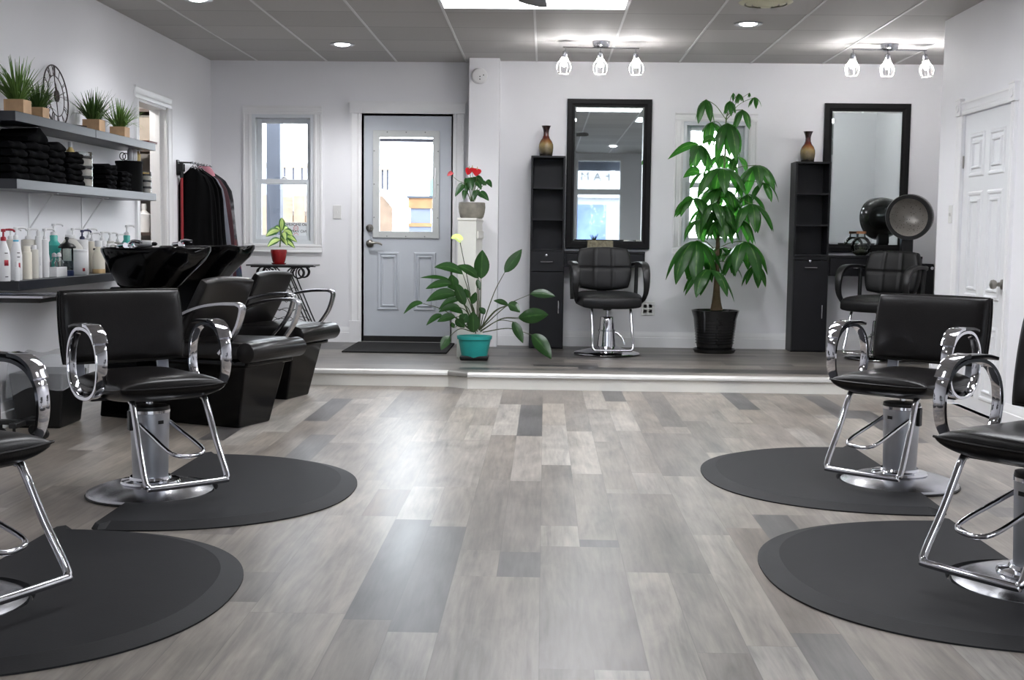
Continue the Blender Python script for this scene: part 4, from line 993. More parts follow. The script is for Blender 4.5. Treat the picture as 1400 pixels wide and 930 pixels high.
# ---------------------------------------------------------------- bottles on the lowest shelf
def bottle(name, label, px, d, h, w, mt, cap=None, pump=None, kind='round', labels=(), capm=None, group='bottles on the lowest shelf', sh=.78):
    """h overall incl. cap/pump; labels: (z0,z1,material,width)"""
    X = XL + d; t = thing(name, label, 'bottle', (X, py_(px, X), zL), 0, group); r_ = w/2
    hb = h*sh
    if kind == 'round': pr = [(0, 0), (r_*.93, 0), (r_, .006), (r_, hb*.76), (r_*.93, hb*.84), (r_*.55, hb*.95), (r_*.36, hb*.97), (r_*.36, hb), (0, hb)]
    elif kind == 'square': pr = [(0, 0), (r_*.97, 0), (r_, .005), (r_, hb*.95), (r_*.94, hb*.985), (r_*.3, hb), (0, hb)]
    elif kind == 'cone': pr = [(0, 0), (r_*.93, 0), (r_, .006), (r_, hb*.6), (r_*.85, hb*.74), (r_*.42, hb*.96), (r_*.36, hb), (0, hb)]
    elif kind == 'waist': pr = [(0, 0), (r_*.62, 0), (r_*.62, hb*.12), (r_*.5, hb*.3), (r_*.62, hb*.5), (r_*.95, hb*.66), (r_*1.0, hb*.74), (r_*.62, hb*.82), (r_*.5, hb*.86), (r_*.52, hb*.97), (r_*.4, hb), (0, hb)]
    elif kind == 'jug': pr = [(0, 0), (r_*.9, 0), (r_, .02), (r_*1.0, hb*.55), (r_*.9, hb*.75), (r_*.5, hb*.93), (r_*.3, hb*.97), (r_*.3, hb), (0, hb)]
    MB().lathe(pr, seg=26).build('bottle_body', mt, t, smooth=45)
    capm = capm or white_p2
    if cap: MB().lathe([(0, hb-.002), (r_*.42*cap, hb-.002), (r_*.42*cap, h-.004), (r_*.38*cap, h), (0, h)], seg=18).build('bottle_cap', capm, t, smooth=45)
    if pump:
        p = MB(); p.lathe([(0, hb-.003), (r_*.44, hb-.003), (r_*.44, hb+.012), (r_*.3, hb+.018), (.005, hb+.02), (.0045, h-.012), (0, h-.012)], seg=16)
        p.tube(cat([(0, 0, h-.008), (.012, pump*.02, h-.004), (.03, pump*.045, h-.006), (.034, pump*.055, h-.014)], 4), .0055, 8); p.lathe([(0, h-.016), (.011, h-.016), (.011, h-.002), (0, h)], seg=14)
        p.build('pump_top', capm, t, smooth=45)
    for z0, z1, lm, lw in labels:
        g = MB(); n_ = 8; rr = r_*1.012
        g.ring_loft([[V((rr*cos(a), rr*sin(a), z)) for a in [(-lw/2 + lw*j/n_) - .75 for j in range(n_+1)]] for z in (z0*hb, z1*hb)], closed_u=False); g.build('bottle_label', lm, t, solid=.0006)
    return t
B = bottle
B('pump_bottle', 'white bottle with a red pump at the near end of the lowest shelf', 4, .19, .265, .062, white_p2, pump=1, kind='cone', labels=((.38, .52, red_l, .7), (.1, .12, black_l, .5), (.68, .70, black_l, .5)), capm=red_p)
B('pump_bottle', 'white bottle with a turquoise collar band and white pump', 21, .19, .275, .058, white_p2, pump=1, kind='cone', labels=((.30, .42, red_l, .6), (.55, .57, black_l, .5), (.65, .67, black_l, .5)))
x_ = MB().lathe([(.0135, .197), (.0135, .208)], (XL+.19, py_(21, XL+.19), zL), 18, cap0=False, cap1=False); 
ob = x_.build('collar_band', pm('band_cyan', (70, 170, 200), .4), solid=.001); ob.parent = bpy.data.objects['pump_bottle.001']; ob.location = (-(XL+.19), -py_(21, XL+.19), -zL)
B('cosmetic_tube', 'little white tube with a silver foot in front of the collar banded bottle', 21.5, .235, .10, .026, white_p2, cap=1.6, kind='square', sh=.72)
bpy.data.objects['cosmetic_tube']['category'] = 'tube'
B('shampoo_bottle', 'plain cream bottle right of the collar banded bottle', 36, .19, .175, .048, cream_p, cap=1.8, sh=.84, capm=cream_p, kind='square')
B('shampoo_bottle', 'beige square shouldered bottle with a clear foot, behind the cream one', 45.5, .185, .18, .045, beige_p, cap=1.4, kind='square', sh=.88)
B('pump_bottle', 'tall beige pump bottle with a black triangle label', 38, .12, .27, .075, beige_p, pump=1, kind='square', labels=((.74, .80, black_l, .5),))
B('shampoo_bottle', 'slim tall white bottle with upright black lettering', 52, .175, .255, .034, white_p2, cap=1.5, kind='square', sh=.9, labels=((.3, .5, grey_p, .15),))
B('pump_bottle', 'tall slim white pump bottle left of the teal one', 60.5, .17, .27, .042, white_p2, pump=1, kind='square')
B('pump_bottle', 'teal narrow waisted bottle left of the black lidded jar', 73, .075, .30, .085, teal_p, pump=1, kind='waist')
B('pump_bottle', 'teal narrow waisted bottle standing behind the nearer basin', 173, .13, .30, .085, teal_p, pump=1, kind='waist')
# caddy with two droppers
cd = thing('dropper_caddy', 'white box holding two small clear bottles beside the black lidded jar', 'caddy', (XL+.19, py_(76.5, XL+.19), zL))
c_ = MB(); c_.box(-.03, .03, -.075, .075, 0, .055); c_.build('box', white_p2, cd, smooth=0, bevel=.003)
for dy in (-.035, .035):
    MB().lathe([(0, .055), (.024, .055), (.024, .082), (.012, .1), (.011, .112), (0, .112)], (0, dy, 0), 18).build('bottle', jar_glass, cd); MB().lathe([(0, .112), (.013, .112), (.012, .128), (.004, .135), (0, .135)], (0, dy, 0), 14).build('cap', white_p2 if dy > 0 else grey_p, cd)
jr = thing('comb_jar', 'clear disinfectant jar with a black knobbed lid and dark blue foot', 'jar', (XL+.18, py_(91, XL+.18), zL))
MB().lathe([(0, .03), (.033, .03), (.034, .04), (.034, .155), (.03, .16)], seg=28, cap1=False).build('jar_glass', jar_glass, jr)
MB().lathe([(0, 0), (.036, 0), (.037, .02), (.034, .032), (0, .032)], seg=28).build('jar_foot', pm('barbi_blue', (30, 46, 84), .3), jr)
MB().lathe([(0, .034), (.031, .034), (.031, .085), (0, .085)], seg=24).build('liquid', pm('jar_liquid', (74, 92, 100), .1, alpha=.7), jr)
l_ = MB(); l_.lathe([(0, .158), (.048, .158), (.050, .166), (.036, .182), (.016, .188), (.008, .195), (.008, .206), (.013, .21), (.010, .222), (0, .224)], seg=28); l_.build('jar_lid', plastic_black, jr)
B('product_tub', 'squat white tub with a small red mark, right of the black lidded jar', 108, .19, .15, .10, white_p2, cap=2.35, kind='square', sh=.90, labels=((.16, .30, red_l, .3),))
bpy.data.objects['product_tub']['category'] = 'tub'
B('refill_jug', 'large round milky jug behind the black lidded jar', 96, .085, .235, .15, clear_p, cap=1.0, kind='jug', sh=.92)
bpy.data.objects['refill_jug']['category'] = 'jug'
B('pump_bottle', 'white pump bottle with a purple pump and grey label behind the white tub', 112, .12, .265, .07, white_p2, pump=1, kind='square', labels=((.5, .72, grey_p, .8),), capm=navy_p)
B('pump_bottle', 'cream pump bottle right of the purple pump bottle, black triangle label', 125, .12, .25, .06, cream_p, pump=1, kind='square', labels=((.72, .78, black_l, .5),))
B('refill_jug', 'cream jug with a tan foot touching the nearer basin', 134, .19, .20, .075, cream_p, cap=1.4, kind='cone', sh=.82)
bpy.data.objects['refill_jug.001']['category'] = 'jug'
MB().lathe([(0, 0), (.0385, 0), (.039, .022), (.0380, .026)], seg=26, cap1=False).build('jug_foot', tan_p, bpy.data.objects['refill_jug.001'])
B('pump_bottle', 'white pump bottle behind the tan footed jug', 139, .09, .255, .06, white_p2, pump=1, kind='square', labels=((.74, .80, black_l, .5),))
B('pump_bottle', 'milky pump bottle behind the small black foamer', 150, .08, .25, .055, clear_p, pump=1, kind='square')
B('pump_bottle', 'beige pump bottle just left of the teal one behind the basin', 160.5, .05, .24, .05, beige_p, pump=1, kind='square')
B('foam_bottle', 'small black foamer with a white pump at the edge of the nearer basin', 147.5, .21, .18, .052, plastic_black, pump=1, kind='round', sh=.8)
B('pump_bottle', 'white pump bottle at the back left of the shelf, under the first bracket', 14, .07, .27, .07, beige_p, pump=1, kind='square')
B('pump_bottle', 'pearl pump bottle peeping over the milky jug', 99, .035, .275, .06, white_p2, pump=1, kind='square')
B('pump_bottle', 'tall white pump bottle behind the cream pump bottle', 121, .05, .275, .06, white_p2, pump=1, kind='square')

# ---------------------------------------------------------------- trolley cut off by the left edge
tr = thing('salon_trolley', 'black rolling trolley with a steel tray, cut off by the left edge', 'trolley', (-2.66, 6.22, 0))
tz = at(20, 404, Y=6.1).z
ty = MB(); ty.taper((-.15, .16, -.15, .15), (-.17, .18, -.17, .17), tz-.035, tz-.012); ty.build('tray_base', plastic_black, tr, smooth=0, bevel=.004)
ty = MB(); ty.box(-.17, .18, -.17, -.16, tz-.012, tz); ty.box(-.17, .18, .16, .17, tz-.012, tz); ty.box(-.17, -.16, -.16, .16, tz-.012, tz); ty.box(.17, .18, -.16, .16, tz-.012, tz); ty.build('tray_rim', steel, tr, smooth=0, bevel=.002)
mb = MB(); mb.tube([(-.14, .0, .1), (-.14, .0, tz-.03)], .018, 12); mb.build('post', chrome, tr)
mb = MB(); mb.box(-.16, .12, -.02, .02, .075, .1); mb.box(-.02, .02, -.14, .14, .075, .1); mb.build('foot_frame', plastic_black, tr, bevel=.004)
for x, y in ((.10, 0), (-.12, 0), (0, .12), (0, -.12)):
    c_ = MB(); c_.lathe([(0, -.012), (.024, -.012), (.028, -.006), (.028, .006), (.024, .012), (0, .012)], (x, y, .029), 18, mx=M4.Rotation(pi/2, 4, 'X')); c_.tube([(x, y, .04), (x, y, .08)], .008, 8); c_.build('caster', rubber_dark, tr)
# waste bin with a clear liner
bx = at(62, 570, Z=0); bn = thing('waste_bin', 'black waste bin with a clear plastic liner hanging over its rim', 'bin', (-2.73, 6.72, 0))
MB().taper((-.12, .12, -.15, .15), (-.15, .15, -.18, .18), 0, .30).build('bin_body', plastic_black, bn, smooth=0, bevel=.012, seg=3)
lb = MB(); rings = []; rnd = random.Random(5)
for z, s_ in ((.395, .86), (.385, .98), (.36, 1.04), (.33, 1.07), (.29, 1.07), (.24, 1.07), (.16, 1.08)):
    rg = []
    for j in range(40):
        a = 2*pi*j/40; c, sn = cos(a), sin(a); mm = max(abs(c), abs(sn)); w_ = .006*sin(a*9 + z*20)
        drop = (.09*max(0, sin(a*1.0+2.2)) if z < .2 else 0) + (.03*sin(a*3+1) if z < .25 else .012*sin(a*5))
        rg.append(V(((c/mm)**1*.155*s_*(mm**.2) + w_*c, (sn/mm)*.185*s_*(mm**.2) + w_*sn, z + drop)))
    rings.append(rg)
lb.ring_loft(rings, cap0=False, cap1=False); lb.build('bin_liner', bag_mat, bn, smooth=80)

# ---------------------------------------------------------------- hanging capes on a wall rail
rk = thing('coat_rail', 'black wall rail with hooks in the corner that carries the capes', 'coat rail', (XL, 10.0, 1.62))
mb = MB(); mb.box(0, .006, -.17, -.13, -.02, .02); mb.box(0, .006, .40, .44, -.02, .02); mb.build('rail_plate', iron, rk, smooth=0, bevel=.002)
YHK = [9.87, 9.955, 10.04, 10.125, 10.21, 10.295, 10.38]
mb = MB(); mb.tube([(.11, -.17, -.002), (.11, .44, -.002)], .006, 10); mb.build('rod', iron, rk)
for yy in (-.15, .42): MB().tube([(.004, yy, 0), (.11, yy, -.002)], .006, 8).build('rod_bracket', iron, rk)
def cape(label, y, mt, w=.40, L=1.0, seed=0, drop=.0, flare=.12):
    rnd = random.Random(seed); xc = .11
    t = thing('salon_cape', label, 'cape', (XL + xc, y, 1.62), 0, 'capes hanging in the corner')
    h = MB(); zt = -.075
    h.tube(cat([(0, 0, -.035), (.009, 0, -.012), (.010, 0, .002), (0, 0, .008), (-.010, 0, .002), (-.012, 0, -.012)], 4), .0022, 6); h.tube(cat([(-w*.2, 0, zt-.05), (-w*.1, 0, zt-.0), (0, 0, -.03), (w*.1, 0, zt-.0), (w*.2, 0, zt-.05)], 5), .005, 8); h.build('hanger', chrome, t)
    N_, K = 26, 12; fr, bk = [], []; ph = rnd.uniform(0, 6)
    rows = []
    for k in range(K+1):
        v = k/K; ww = w*(.74 + .26*min(1, v*9)**.6)*(.72 + .40*v**.8); row = []
        for j in range(N_*2):
            a = 2*pi*j/(N_*2); u = cos(a); s_ = sin(a)
            sh_ = -.04 - .075*min(1, abs(u))**1.2*(.5+.5*w/.4)
            z = sh_*(1-v*.2) - v*L*(1 - .03*cos(a*3+ph))
            th = .014 + .012*min(1, v*3) + .009*v*sin(u*16+ph)*(1 if s_ > 0 else -1)
            row.append(V((max(-.115, u*ww/2) + .006*sin(v*7+ph), s_*th + .006*sin(u*9+v*3+ph), z)))
        rows.append(row)
    MB().ring_loft(rows).build('cape_cloth', mt, t, smooth=80)
    return t
cloth_grey = pm('cape_grey', (104, 106, 116), .7, noise=(7, .12))
mp_ = ramp_z('cape_pattern', [(0, (24, 26, 30)), (.3, (70, 96, 62)), (.42, (40, 44, 84)), (.55, (120, 50, 54)), (.7, (60, 62, 66)), (.85, (128, 128, 132)), (1, (40, 40, 44))], -1.0, -.05, rough=.8, noise=.55, nscale=14, coat=0)
cape('black cape nearest the doorway, beside the red pole', YHK[0], cape_black, .36, 1.0, 1)
cape('black cape on the second hook from the doorway', YHK[1], cape_black, .38, 1.02, 2)
cape('black cape on the third hook from the doorway', YHK[2], cape_black, .42, 1.0, 3)
cape('black cape on the middle hook, in front of the grey cape', YHK[3], cape_black, .44, 1.0, 4)
c5 = cape('grey cape with a pink collar among the black ones', YHK[4], cloth_grey, .44, .95, 5)
col_ = MB(); col_.ring_loft([[V((.06*cos(a)*s_, .026*sin(a)*1.2, z)) for a in [2*pi*j/20 for j in range(20)]] for z, s_ in ((-.012, .8), (-.03, 1.1), (-.07, 1.5), (-.09, 1.55))], cap0=False, cap1=False); col_.build('collar', pm('pink_cloth', (188, 128, 140), .8, noise=(10, .1)), c5)
cape('dark cape with red trim behind the grey cape', YHK[5], pm('cape_plum', (60, 26, 34), .75, noise=(7, .3)), .46, .9, 6)
cape('patterned blue, green and red cape at the corner end of the rail', YHK[6], mp_, .50, 1.0, 7, flare=.2)
# red pole hanging by the doorway
yb_ = py_(249, XL+.035)
pl = thing('broom', 'red handled broom hanging from a black clip beside the doorway', 'broom', (XL+.035, yb_, STEP))
zt_ = at(249, 226, X=XL+.035).z - STEP
MB().tube([(0, 0, .14), (0, 0, zt_-.09)], .011, 10).build('handle_pole', pm('pole_red', (150, 36, 42), .4, noise=(10, .08)), pl)
mb = MB(); mb.tube([(0, 0, zt_-.1), (0, 0, zt_+.02)], .016, 10); mb.build('grip', plastic_black, pl)
mb = MB(); mb.box(-.02, .06, -.06, .055, .04, .14); mb.build('broom_head', plastic_black, pl, bevel=.01)
mb = MB()
for i in range(9):
    for j in range(4): mb.tube([(-.012+.022*j, -.05+.012*i, .045), (-.012+.022*j, -.05+.012*i, .002)], .006, 5)
mb.build('bristles', pm('bristle_grey', (60, 60, 62), .8), pl)
cp = MB(); cp.box(0, .012, -.03, .03, -.06, .06); cp.box(.012, .055, -.028, -.018, -.03, .03); cp.box(.012, .055, .018, .028, -.03, .03)
o = cp.build('wall_clip', plastic_black, bevel=.003); o.location = (XL, yb_, zt_+STEP-.02); tag(o, 'black wall clip gripping the top of the red broom', 'clip')

# ---------------------------------------------------------------- store room contents seen through the doorway
sf = thing('storage_shelf', 'dark storage shelf inside the room beyond the open doorway', 'shelf', (-3.62, 10.52, STEP))
dkw = pm('store_shelf_brown', (70, 58, 52), .6, noise=(10, .2))
for z in (.05, .55, .92, 1.28, 1.62, 1.95): MB().box(-.55, .42, -.17, .17, z, z+.025).build('shelf_board', dkw, sf, smooth=0)
for x in (-.55, .4): MB().box(x, x+.025, -.17, .17, 0, 2.0).build('side_panel', dkw, sf, smooth=0)
def sbox(label, px, w, h, z, mt): 
    x = at(px, 300, Y=10.42).x; o = MB().box(-w/2, w/2, -.08, .08, 0, h).build('storage_box', mt, smooth=0, bevel=.004); o.location = (x, 10.47, STEP+z+.027); tag(o, label, 'box', 'boxes in the store room')
mar = pm('box_maroon', (86, 36, 36), .6, noise=(8, .15)); kraft = pm('box_kraft', (150, 140, 128), .7, noise=(8, .1)); wht = white_p2
sbox('grey board box on the upper store room shelf', 196, .24, .26, 1.62, kraft)
sbox('yellow and brown box at eye level in the store room', 199, .17, .14, 1.28, pm('box_mixed', (150, 122, 60), .6, noise=(22, .6)))
sbox('maroon box below the middle shelf of the store room', 198, .26, .22, .55, mar)
lathe_thing('white_bottle', 'white pump bottle standing over the maroon box in the store room', 'bottle', (at(197, 300, Y=10.42).x, 10.42, STEP+.947), [('bottle_body', [(0, 0), (.055, 0), (.055, .15), (.02, .18), (.02, .2), (0, .2)], white_p2), ('bottle_cap', [(0, .2), (.022, .2), (.02, .24), (0, .24)], white_p2)])

# unseen lamp and point light, added to brighten the dark store room
lp = thing('added_store_lamp', 'unseen round ceiling lamp added to brighten the store room', 'ceiling light', (-3.7, 9.3, CEIL))
MB().lathe([(0, -.07), (.08, -.06), (.12, -.02), (.125, 0), (0, 0)], seg=28).build('lamp_shade', pm('added_store_glow', (255, 248, 238), emit=((255, 248, 238), 6)), lp)
light('store_fill_light', 'POINT', (-3.7, 9.3, CEIL-.16), 22, (1, .97, .93), .08)
# white bottle lying on the far rim of the nearer basin
wb = thing('squeeze_bottle', 'white squeeze bottle lying on the rim of the nearer basin', 'bottle', (-2.36, 7.272, .998), R(-22))
RYb = M4.Rotation(pi/2, 4, 'Y')
MB().lathe([(0, -.07), (.018, -.068), (.02, -.06), (.02, .04), (.012, .055), (0, .056)], seg=20, mx=RYb).build('bottle_body', white_p2, wb)
MB().lathe([(0, .055), (.011, .055), (.011, .075), (.004, .085), (0, .086)], seg=16, mx=RYb).build('bottle_cap', plastic_black, wb)
# ================================================================ PLANT MATERIALS
def leaf_mat(name, base, edge, rib, rough=.32, trans=.3, margin=.75):
    mt = bpy.data.materials.new(name); mt.use_nodes = True; nt = mt.node_tree; b = nt.nodes['Principled BSDF']; L = nt.links
    def mth(op, a, c=None):
        n = nt.nodes.new('ShaderNodeMath'); n.operation = op
        for i, x in enumerate((a, c)):
            if x is None: continue
            if isinstance(x, (int, float)): n.inputs[i].default_value = x
            else: L.new(x, n.inputs[i])
        return n.outputs[0]
    tc = nt.nodes.new('ShaderNodeTexCoord'); sx = nt.nodes.new('ShaderNodeSeparateXYZ'); L.new(tc.outputs['UV'], sx.inputs[0])
    across = mth('MULTIPLY', mth('ABSOLUTE', mth('SUBTRACT', sx.outputs['X'], .5)), 2.0)
    ns = nt.nodes.new('ShaderNodeTexNoise'); ns.inputs['Scale'].default_value = 22; L.new(tc.outputs['Object'], ns.inputs['Vector'])
    k = mth('ADD', across, mth('MULTIPLY', mth('SUBTRACT', ns.outputs['Fac'], .5), .35))
    rp = nt.nodes.new('ShaderNodeValToRGB'); els = rp.color_ramp.elements; els.new(.5); els.new(.6)
    for e, (p_, c) in zip(els, ((0, rib), (.10, base), (margin, base), (min(1, margin+.2), edge))): e.position = p_; e.color = (*lin(c), 1)
    L.new(k, rp.inputs['Fac']); L.new(rp.outputs['Color'], b.inputs['Base Color'])
    b.inputs['Roughness'].default_value = rough
    tl = nt.nodes.new('ShaderNodeBsdfTranslucent'); hs = nt.nodes.new('ShaderNodeHueSaturation'); hs.inputs['Value'].default_value = 4.2; hs.inputs['Saturation'].default_value = 1.1
    L.new(rp.outputs['Color'], hs.inputs['Color']); L.new(hs.outputs[0], tl.inputs[0])
    mx = nt.nodes.new('ShaderNodeMixShader'); mx.inputs[0].default_value = trans
    out = nt.nodes['Material Output']; L.new(b.outputs[0], mx.inputs[1]); L.new(tl.outputs[0], mx.inputs[2]); L.new(mx.outputs[0], out.inputs[0])
    return mt
lf_money = leaf_mat('money_leaf', (42, 82, 34), (36, 72, 30), (78, 116, 56), .34, .45)
lf_lily = leaf_mat('lily_leaf', (38, 68, 32), (34, 60, 28), (58, 92, 46), .28, .2)
lf_anth = leaf_mat('anthurium_leaf', (36, 70, 34), (32, 62, 30), (68, 104, 54), .26, .2)
lf_dief = leaf_mat('dieffenbachia_leaf', (182, 200, 128), (58, 96, 50), (150, 176, 100), .3, .12, .42)
lf_spath = leaf_mat('spathe_leaf', (196, 214, 130), (178, 202, 112), (206, 220, 150), .4, .4)
red_sp = pm('spathe_red', (190, 26, 34), .22, noise=(14, .1), coat=.4)
stem_g = pm('stem_green', (86, 112, 58), .5, noise=(14, .15)); stem_d = pm('stem_dark', (70, 78, 50), .55, noise=(14, .2)); bark = pm('bark_brown', (104, 84, 64), .75, noise=(22, .25), bump=(60, .5))
soil_m = pm('soil', (46, 36, 30), .9)

# ---------------------------------------------------------------- money tree
YT = 10.36
tb = at(976.5, 480, Y=YT)
mt_ = thing('money_tree', 'tall money tree with drooping leaves in a black pot before the right window', 'potted plant', (tb.x, YT, STEP))
O_ = V((tb.x, YT, STEP))
sc_ = 160.0
pot_b = pm('pot_black', (20, 20, 21), .22, coat=.3, noise=(24, .2))
h_ = at(976, 424, Y=YT).z - STEP
MB().lathe([(0, .03), (.142, .03), (.150, .06), (.172, h_*.62), (.178, h_*.8), (.196, h_*.97), (.198, h_), (.188, h_), (.172, h_*.9), (0, h_*.9)], seg=44).build('pot', pot_b, mt_, smooth=40)
rb_ = MB()
for i in range(9): z = .08 + i*h_*.065; r_ = .1525 + (.02)*(z/(h_*.62)); rb_.lathe([(r_-.003, z-.004), (r_+.002, z), (r_-.003, z+.004)], seg=44, cap0=False, cap1=False)
rnd = random.Random(9)
for i in range(26):
    a = -pi/2 + .08 + rnd.uniform(-.16, .16); z = .07 + i/26*h_*.68; r_ = .153 + .02*(z/(h_*.62)); p = V((r_*cos(a), r_*sin(a), z))
    rb_.lathe([(0, -.006), (.008, 0), (0, .006)], p, 8)
rb_.build('pot_relief', pot_b, mt_, smooth=50)
MB().lathe([(0, 0), (.165, 0), (.18, .03), (.174, .032), (.16, .010), (0, .010)], seg=44).build('saucer', pot_b, mt_)
MB().lathe([(0, h_*.86), (.172, h_*.90), (0, h_*.915)], seg=30).build('soil', soil_m, mt_)
def mp(px, py, dy=0): 
    p = at(px, py, Y=YT+dy); return p - O_
tk = MB()
base = [mp(979.5, 424), mp(979.5, 405), mp(980, 385), mp(980.5, 360), mp(981.5, 335), mp(981.5, 310)]
tk.tube(cat(base, 4), [.052, .046, .04, .036, .032, .029, .027, .025, .024, .023, .022, .021, .020, .019, .019, .018, .018, .017, .017, .016, .016], 12)
for o_ in (-.022, .024): tk.tube(cat([mp(979.5+o_*160, 424, -.02), mp(979.5+o_*110, 410, -.015), mp(980+o_*40, 385)], 4), [.03, .026, .022, .018, .016, .014, .013, .012, .012], 10)
tk.build('trunk', bark, mt_)
s1 = cat([mp(981.5, 312), mp(978, 330, .02), mp(977, 300), mp(981, 275), mp(987, 255), mp(990, 225), mp(992, 190), mp(993, 160)], 4)[4:]
s2 = cat([mp(981.5, 312), mp(984, 285), mp(988, 262), mp(992, 250)], 4)
sm = MB(); sm.tube(cat([mp(981.5, 315), mp(981, 290), mp(983, 268), mp(988, 245), mp(991, 215), mp(992, 185), mp(993, 160)], 4), [.015-.0095*i/24 for i in range(25)], 8)
sm.tube(cat([mp(981, 330), mp(975, 320, .03), mp(974, 300, .04), mp(976, 282, .03)], 4), .007, 8)
sm.build('stem', stem_g, mt_)
clusters = [ # px, py, dy, leaflet length, leaflets, stem y, spread
 (965, 136, -.05, .22, 6, 164, .45), (1002.6, 127, .0, .085, 4, 160, .4), (1010, 128, .03, .09, 5, 160, .45), (998, 138, -.05, .14, 6, 162, .45), (1025, 127, .0, .045, 3, 160, .3), (1032, 133, -.03, .10, 5, 160, .6), (1015.5, 150, -.10, .19, 6, 164, .55),
 (973, 167, .06, .21, 5, 178, .5), (995, 168, -.14, .34, 7, 190, .42), (958, 198, -.06, .24, 6, 205, .55), (988, 212, .14, .24, 6, 215, .9), (1008, 214, .16, .20, 5, 215, .8), (962, 236, .06, .22, 5, 232, .8),
 (987, 230, -.18, .34, 8, 245, .85), (1034, 226, -.08, .31, 7, 242, .75), (950, 271, -.05, .27, 7, 262, .95), (1022, 266, .05, .25, 6, 255, .9), (976, 277, -.20, .27, 7, 275, .6), (991, 281, -.12, .29, 7, 275, .6), (1027, 279, -.12, .30, 7, 270, .65), (966, 284, .10, .25, 6, 285, .8), (1003, 276, .12, .26, 6, 280, .8), (985, 258, -.1, .28, 7, 262, .95),
 (952, 329, -.12, .42, 8, 340, .62), (1018, 330, -.12, .40, 8, 345, .64), (971, 369, -.22, .36, 7, 360, .95), (1034, 362, -.04, .24, 5, 350, .6), (999, 362, -.08, .16, 5, 362, .8), (960, 352, .06, .26, 6, 350, .7), (984, 338, .08, .2, 5, 345, 1.0), (1000, 340, .1, .18, 5, 348, 1.0), (958, 300, -.06, .26, 6, 296, .8), (1012, 300, -.08, .28, 6, 292, .75), (985, 300, -.18, .26, 6, 295, .7), (1044, 250, -.02, .22, 5, 255, .8), (978, 255, .15, .26, 6, 252, .9)]
rnd = random.Random(21)
fol, pet = MB(), MB()
for px, py, dy, L, n, sy, sp in clusters:
    c = mp(px, py, dy); s_ = mp(993 if sy < 170 else 991 - (sy-170)*.09, sy)
    pet.tube(cat([s_, (s_+c)/2 + V((0, 0, .03)), c], 5), .0032 if L > .12 else .002, 5)
    ph = rnd.uniform(0, 6)
    for k in range(n):
        a = ph + 2*pi*k/n + rnd.uniform(-.2, .2)
        d = V((cos(a)*sp*1.15, sin(a)*sp*.8, .06 + rnd.uniform(-.3, .1) - (1-sp)*.5)); ll = L*rnd.uniform(.82, 1.08)
        P = [c.copy()]; dd = d.normalized()
        for i in range(9): P.append(P[-1] + dd*ll/9); dd = (dd + V((0, 0, -1))*(.26 + .1*(1-sp))).normalized()
        fol.leaf_path(P, ll*.31, side=V((-sin(a), cos(a)*.9, 0)), fold=.28, shape='leaf', ymax=YB - .03 - YT)
    
# the long leaflets that stick out to the left
for a, b_, w in (((955, 197), (913, 218), .075), ((960, 197), (980, 194), .06), ((957, 237), (934, 243), .09), ((948, 272), (924, 297), .11), ((955, 198), (950, 231), .12)):
    p, q = mp(*a, -.08), mp(*b_, -.12); fol.leaf_path([p + (q-p)*t + V((0, 0, .035*sin(pi*t))) for t in [i/8 for i in range(9)]], w, side=(.0, -.45, .9) if abs(q.x-p.x) > .1 else (1, 0, 0), fold=.15)
fol.build('foliage', lf_money, mt_, smooth=80, recalc=False); pet.build('leaf_stalks', stem_g, mt_)

# ---------------------------------------------------------------- peace lily in the teal pot
YP = 9.46; pb = at(648.5, 489, Y=YP)
ly = thing('peace_lily', 'spreading peace lily in a teal pot at the platform edge', 'potted plant', (pb.x, YP, STEP)); O2 = V((pb.x, YP, STEP))
teal = pm('pot_teal', (44, 158, 152), .38, noise=(10, .08)); hh = at(648, 459, Y=YP).z - STEP
MB().taper((-.105, .105, -.085, .085), (-.112, .112, -.09, .09), 0, .035).build('saucer', plastic_black, ly, smooth=0, bevel=.012, seg=3)
MB().lathe([(0, .012), (.092, .012), (.098, .022), (.124, hh-.028), (.133, hh-.026), (.136, hh), (.126, hh), (.12, hh-.02), (0, hh-.02)], seg=36, sy=.9).build('pot', teal, ly, smooth=40)
MB().lathe([(0, hh-.03), (.12, hh-.022), (0, hh-.012)], seg=24, sy=.9).build('soil', soil_m, ly)
def lp_(cx_, cy_, dy=0): return at(560 + cx_/4.652, 300 + cy_/4.652, Y=YP+dy) - O2
fol, stm = MB(), MB()
def lily(root, att, tip, w, dya=0, dyt=0, arch=.03, face=1.0, bend=.0):
    r_ = lp_(*root, rnd.uniform(-.03, .03)); a = lp_(*att, dya); t_ = lp_(*tip, dyt)
    mid = r_ + (a-r_)*.55 + V((0, 0, .04 + bend)); stm.tube(cat([r_, mid, a], 6), [.0048 - .0022*i/12 for i in range(13)], 6)
    d = t_ - a; side = d.cross(V((0, 1, 0))).normalized()*face + V((0, 1, 0))*(1-face)
    P = [a + d*u + V((0, 0, arch*sin(pi*u**.9))) for u in [i/10 for i in range(11)]]
    fol.leaf_path(P, w/823, side=side, fold=.22, wave=.025)
rnd = random.Random(3)
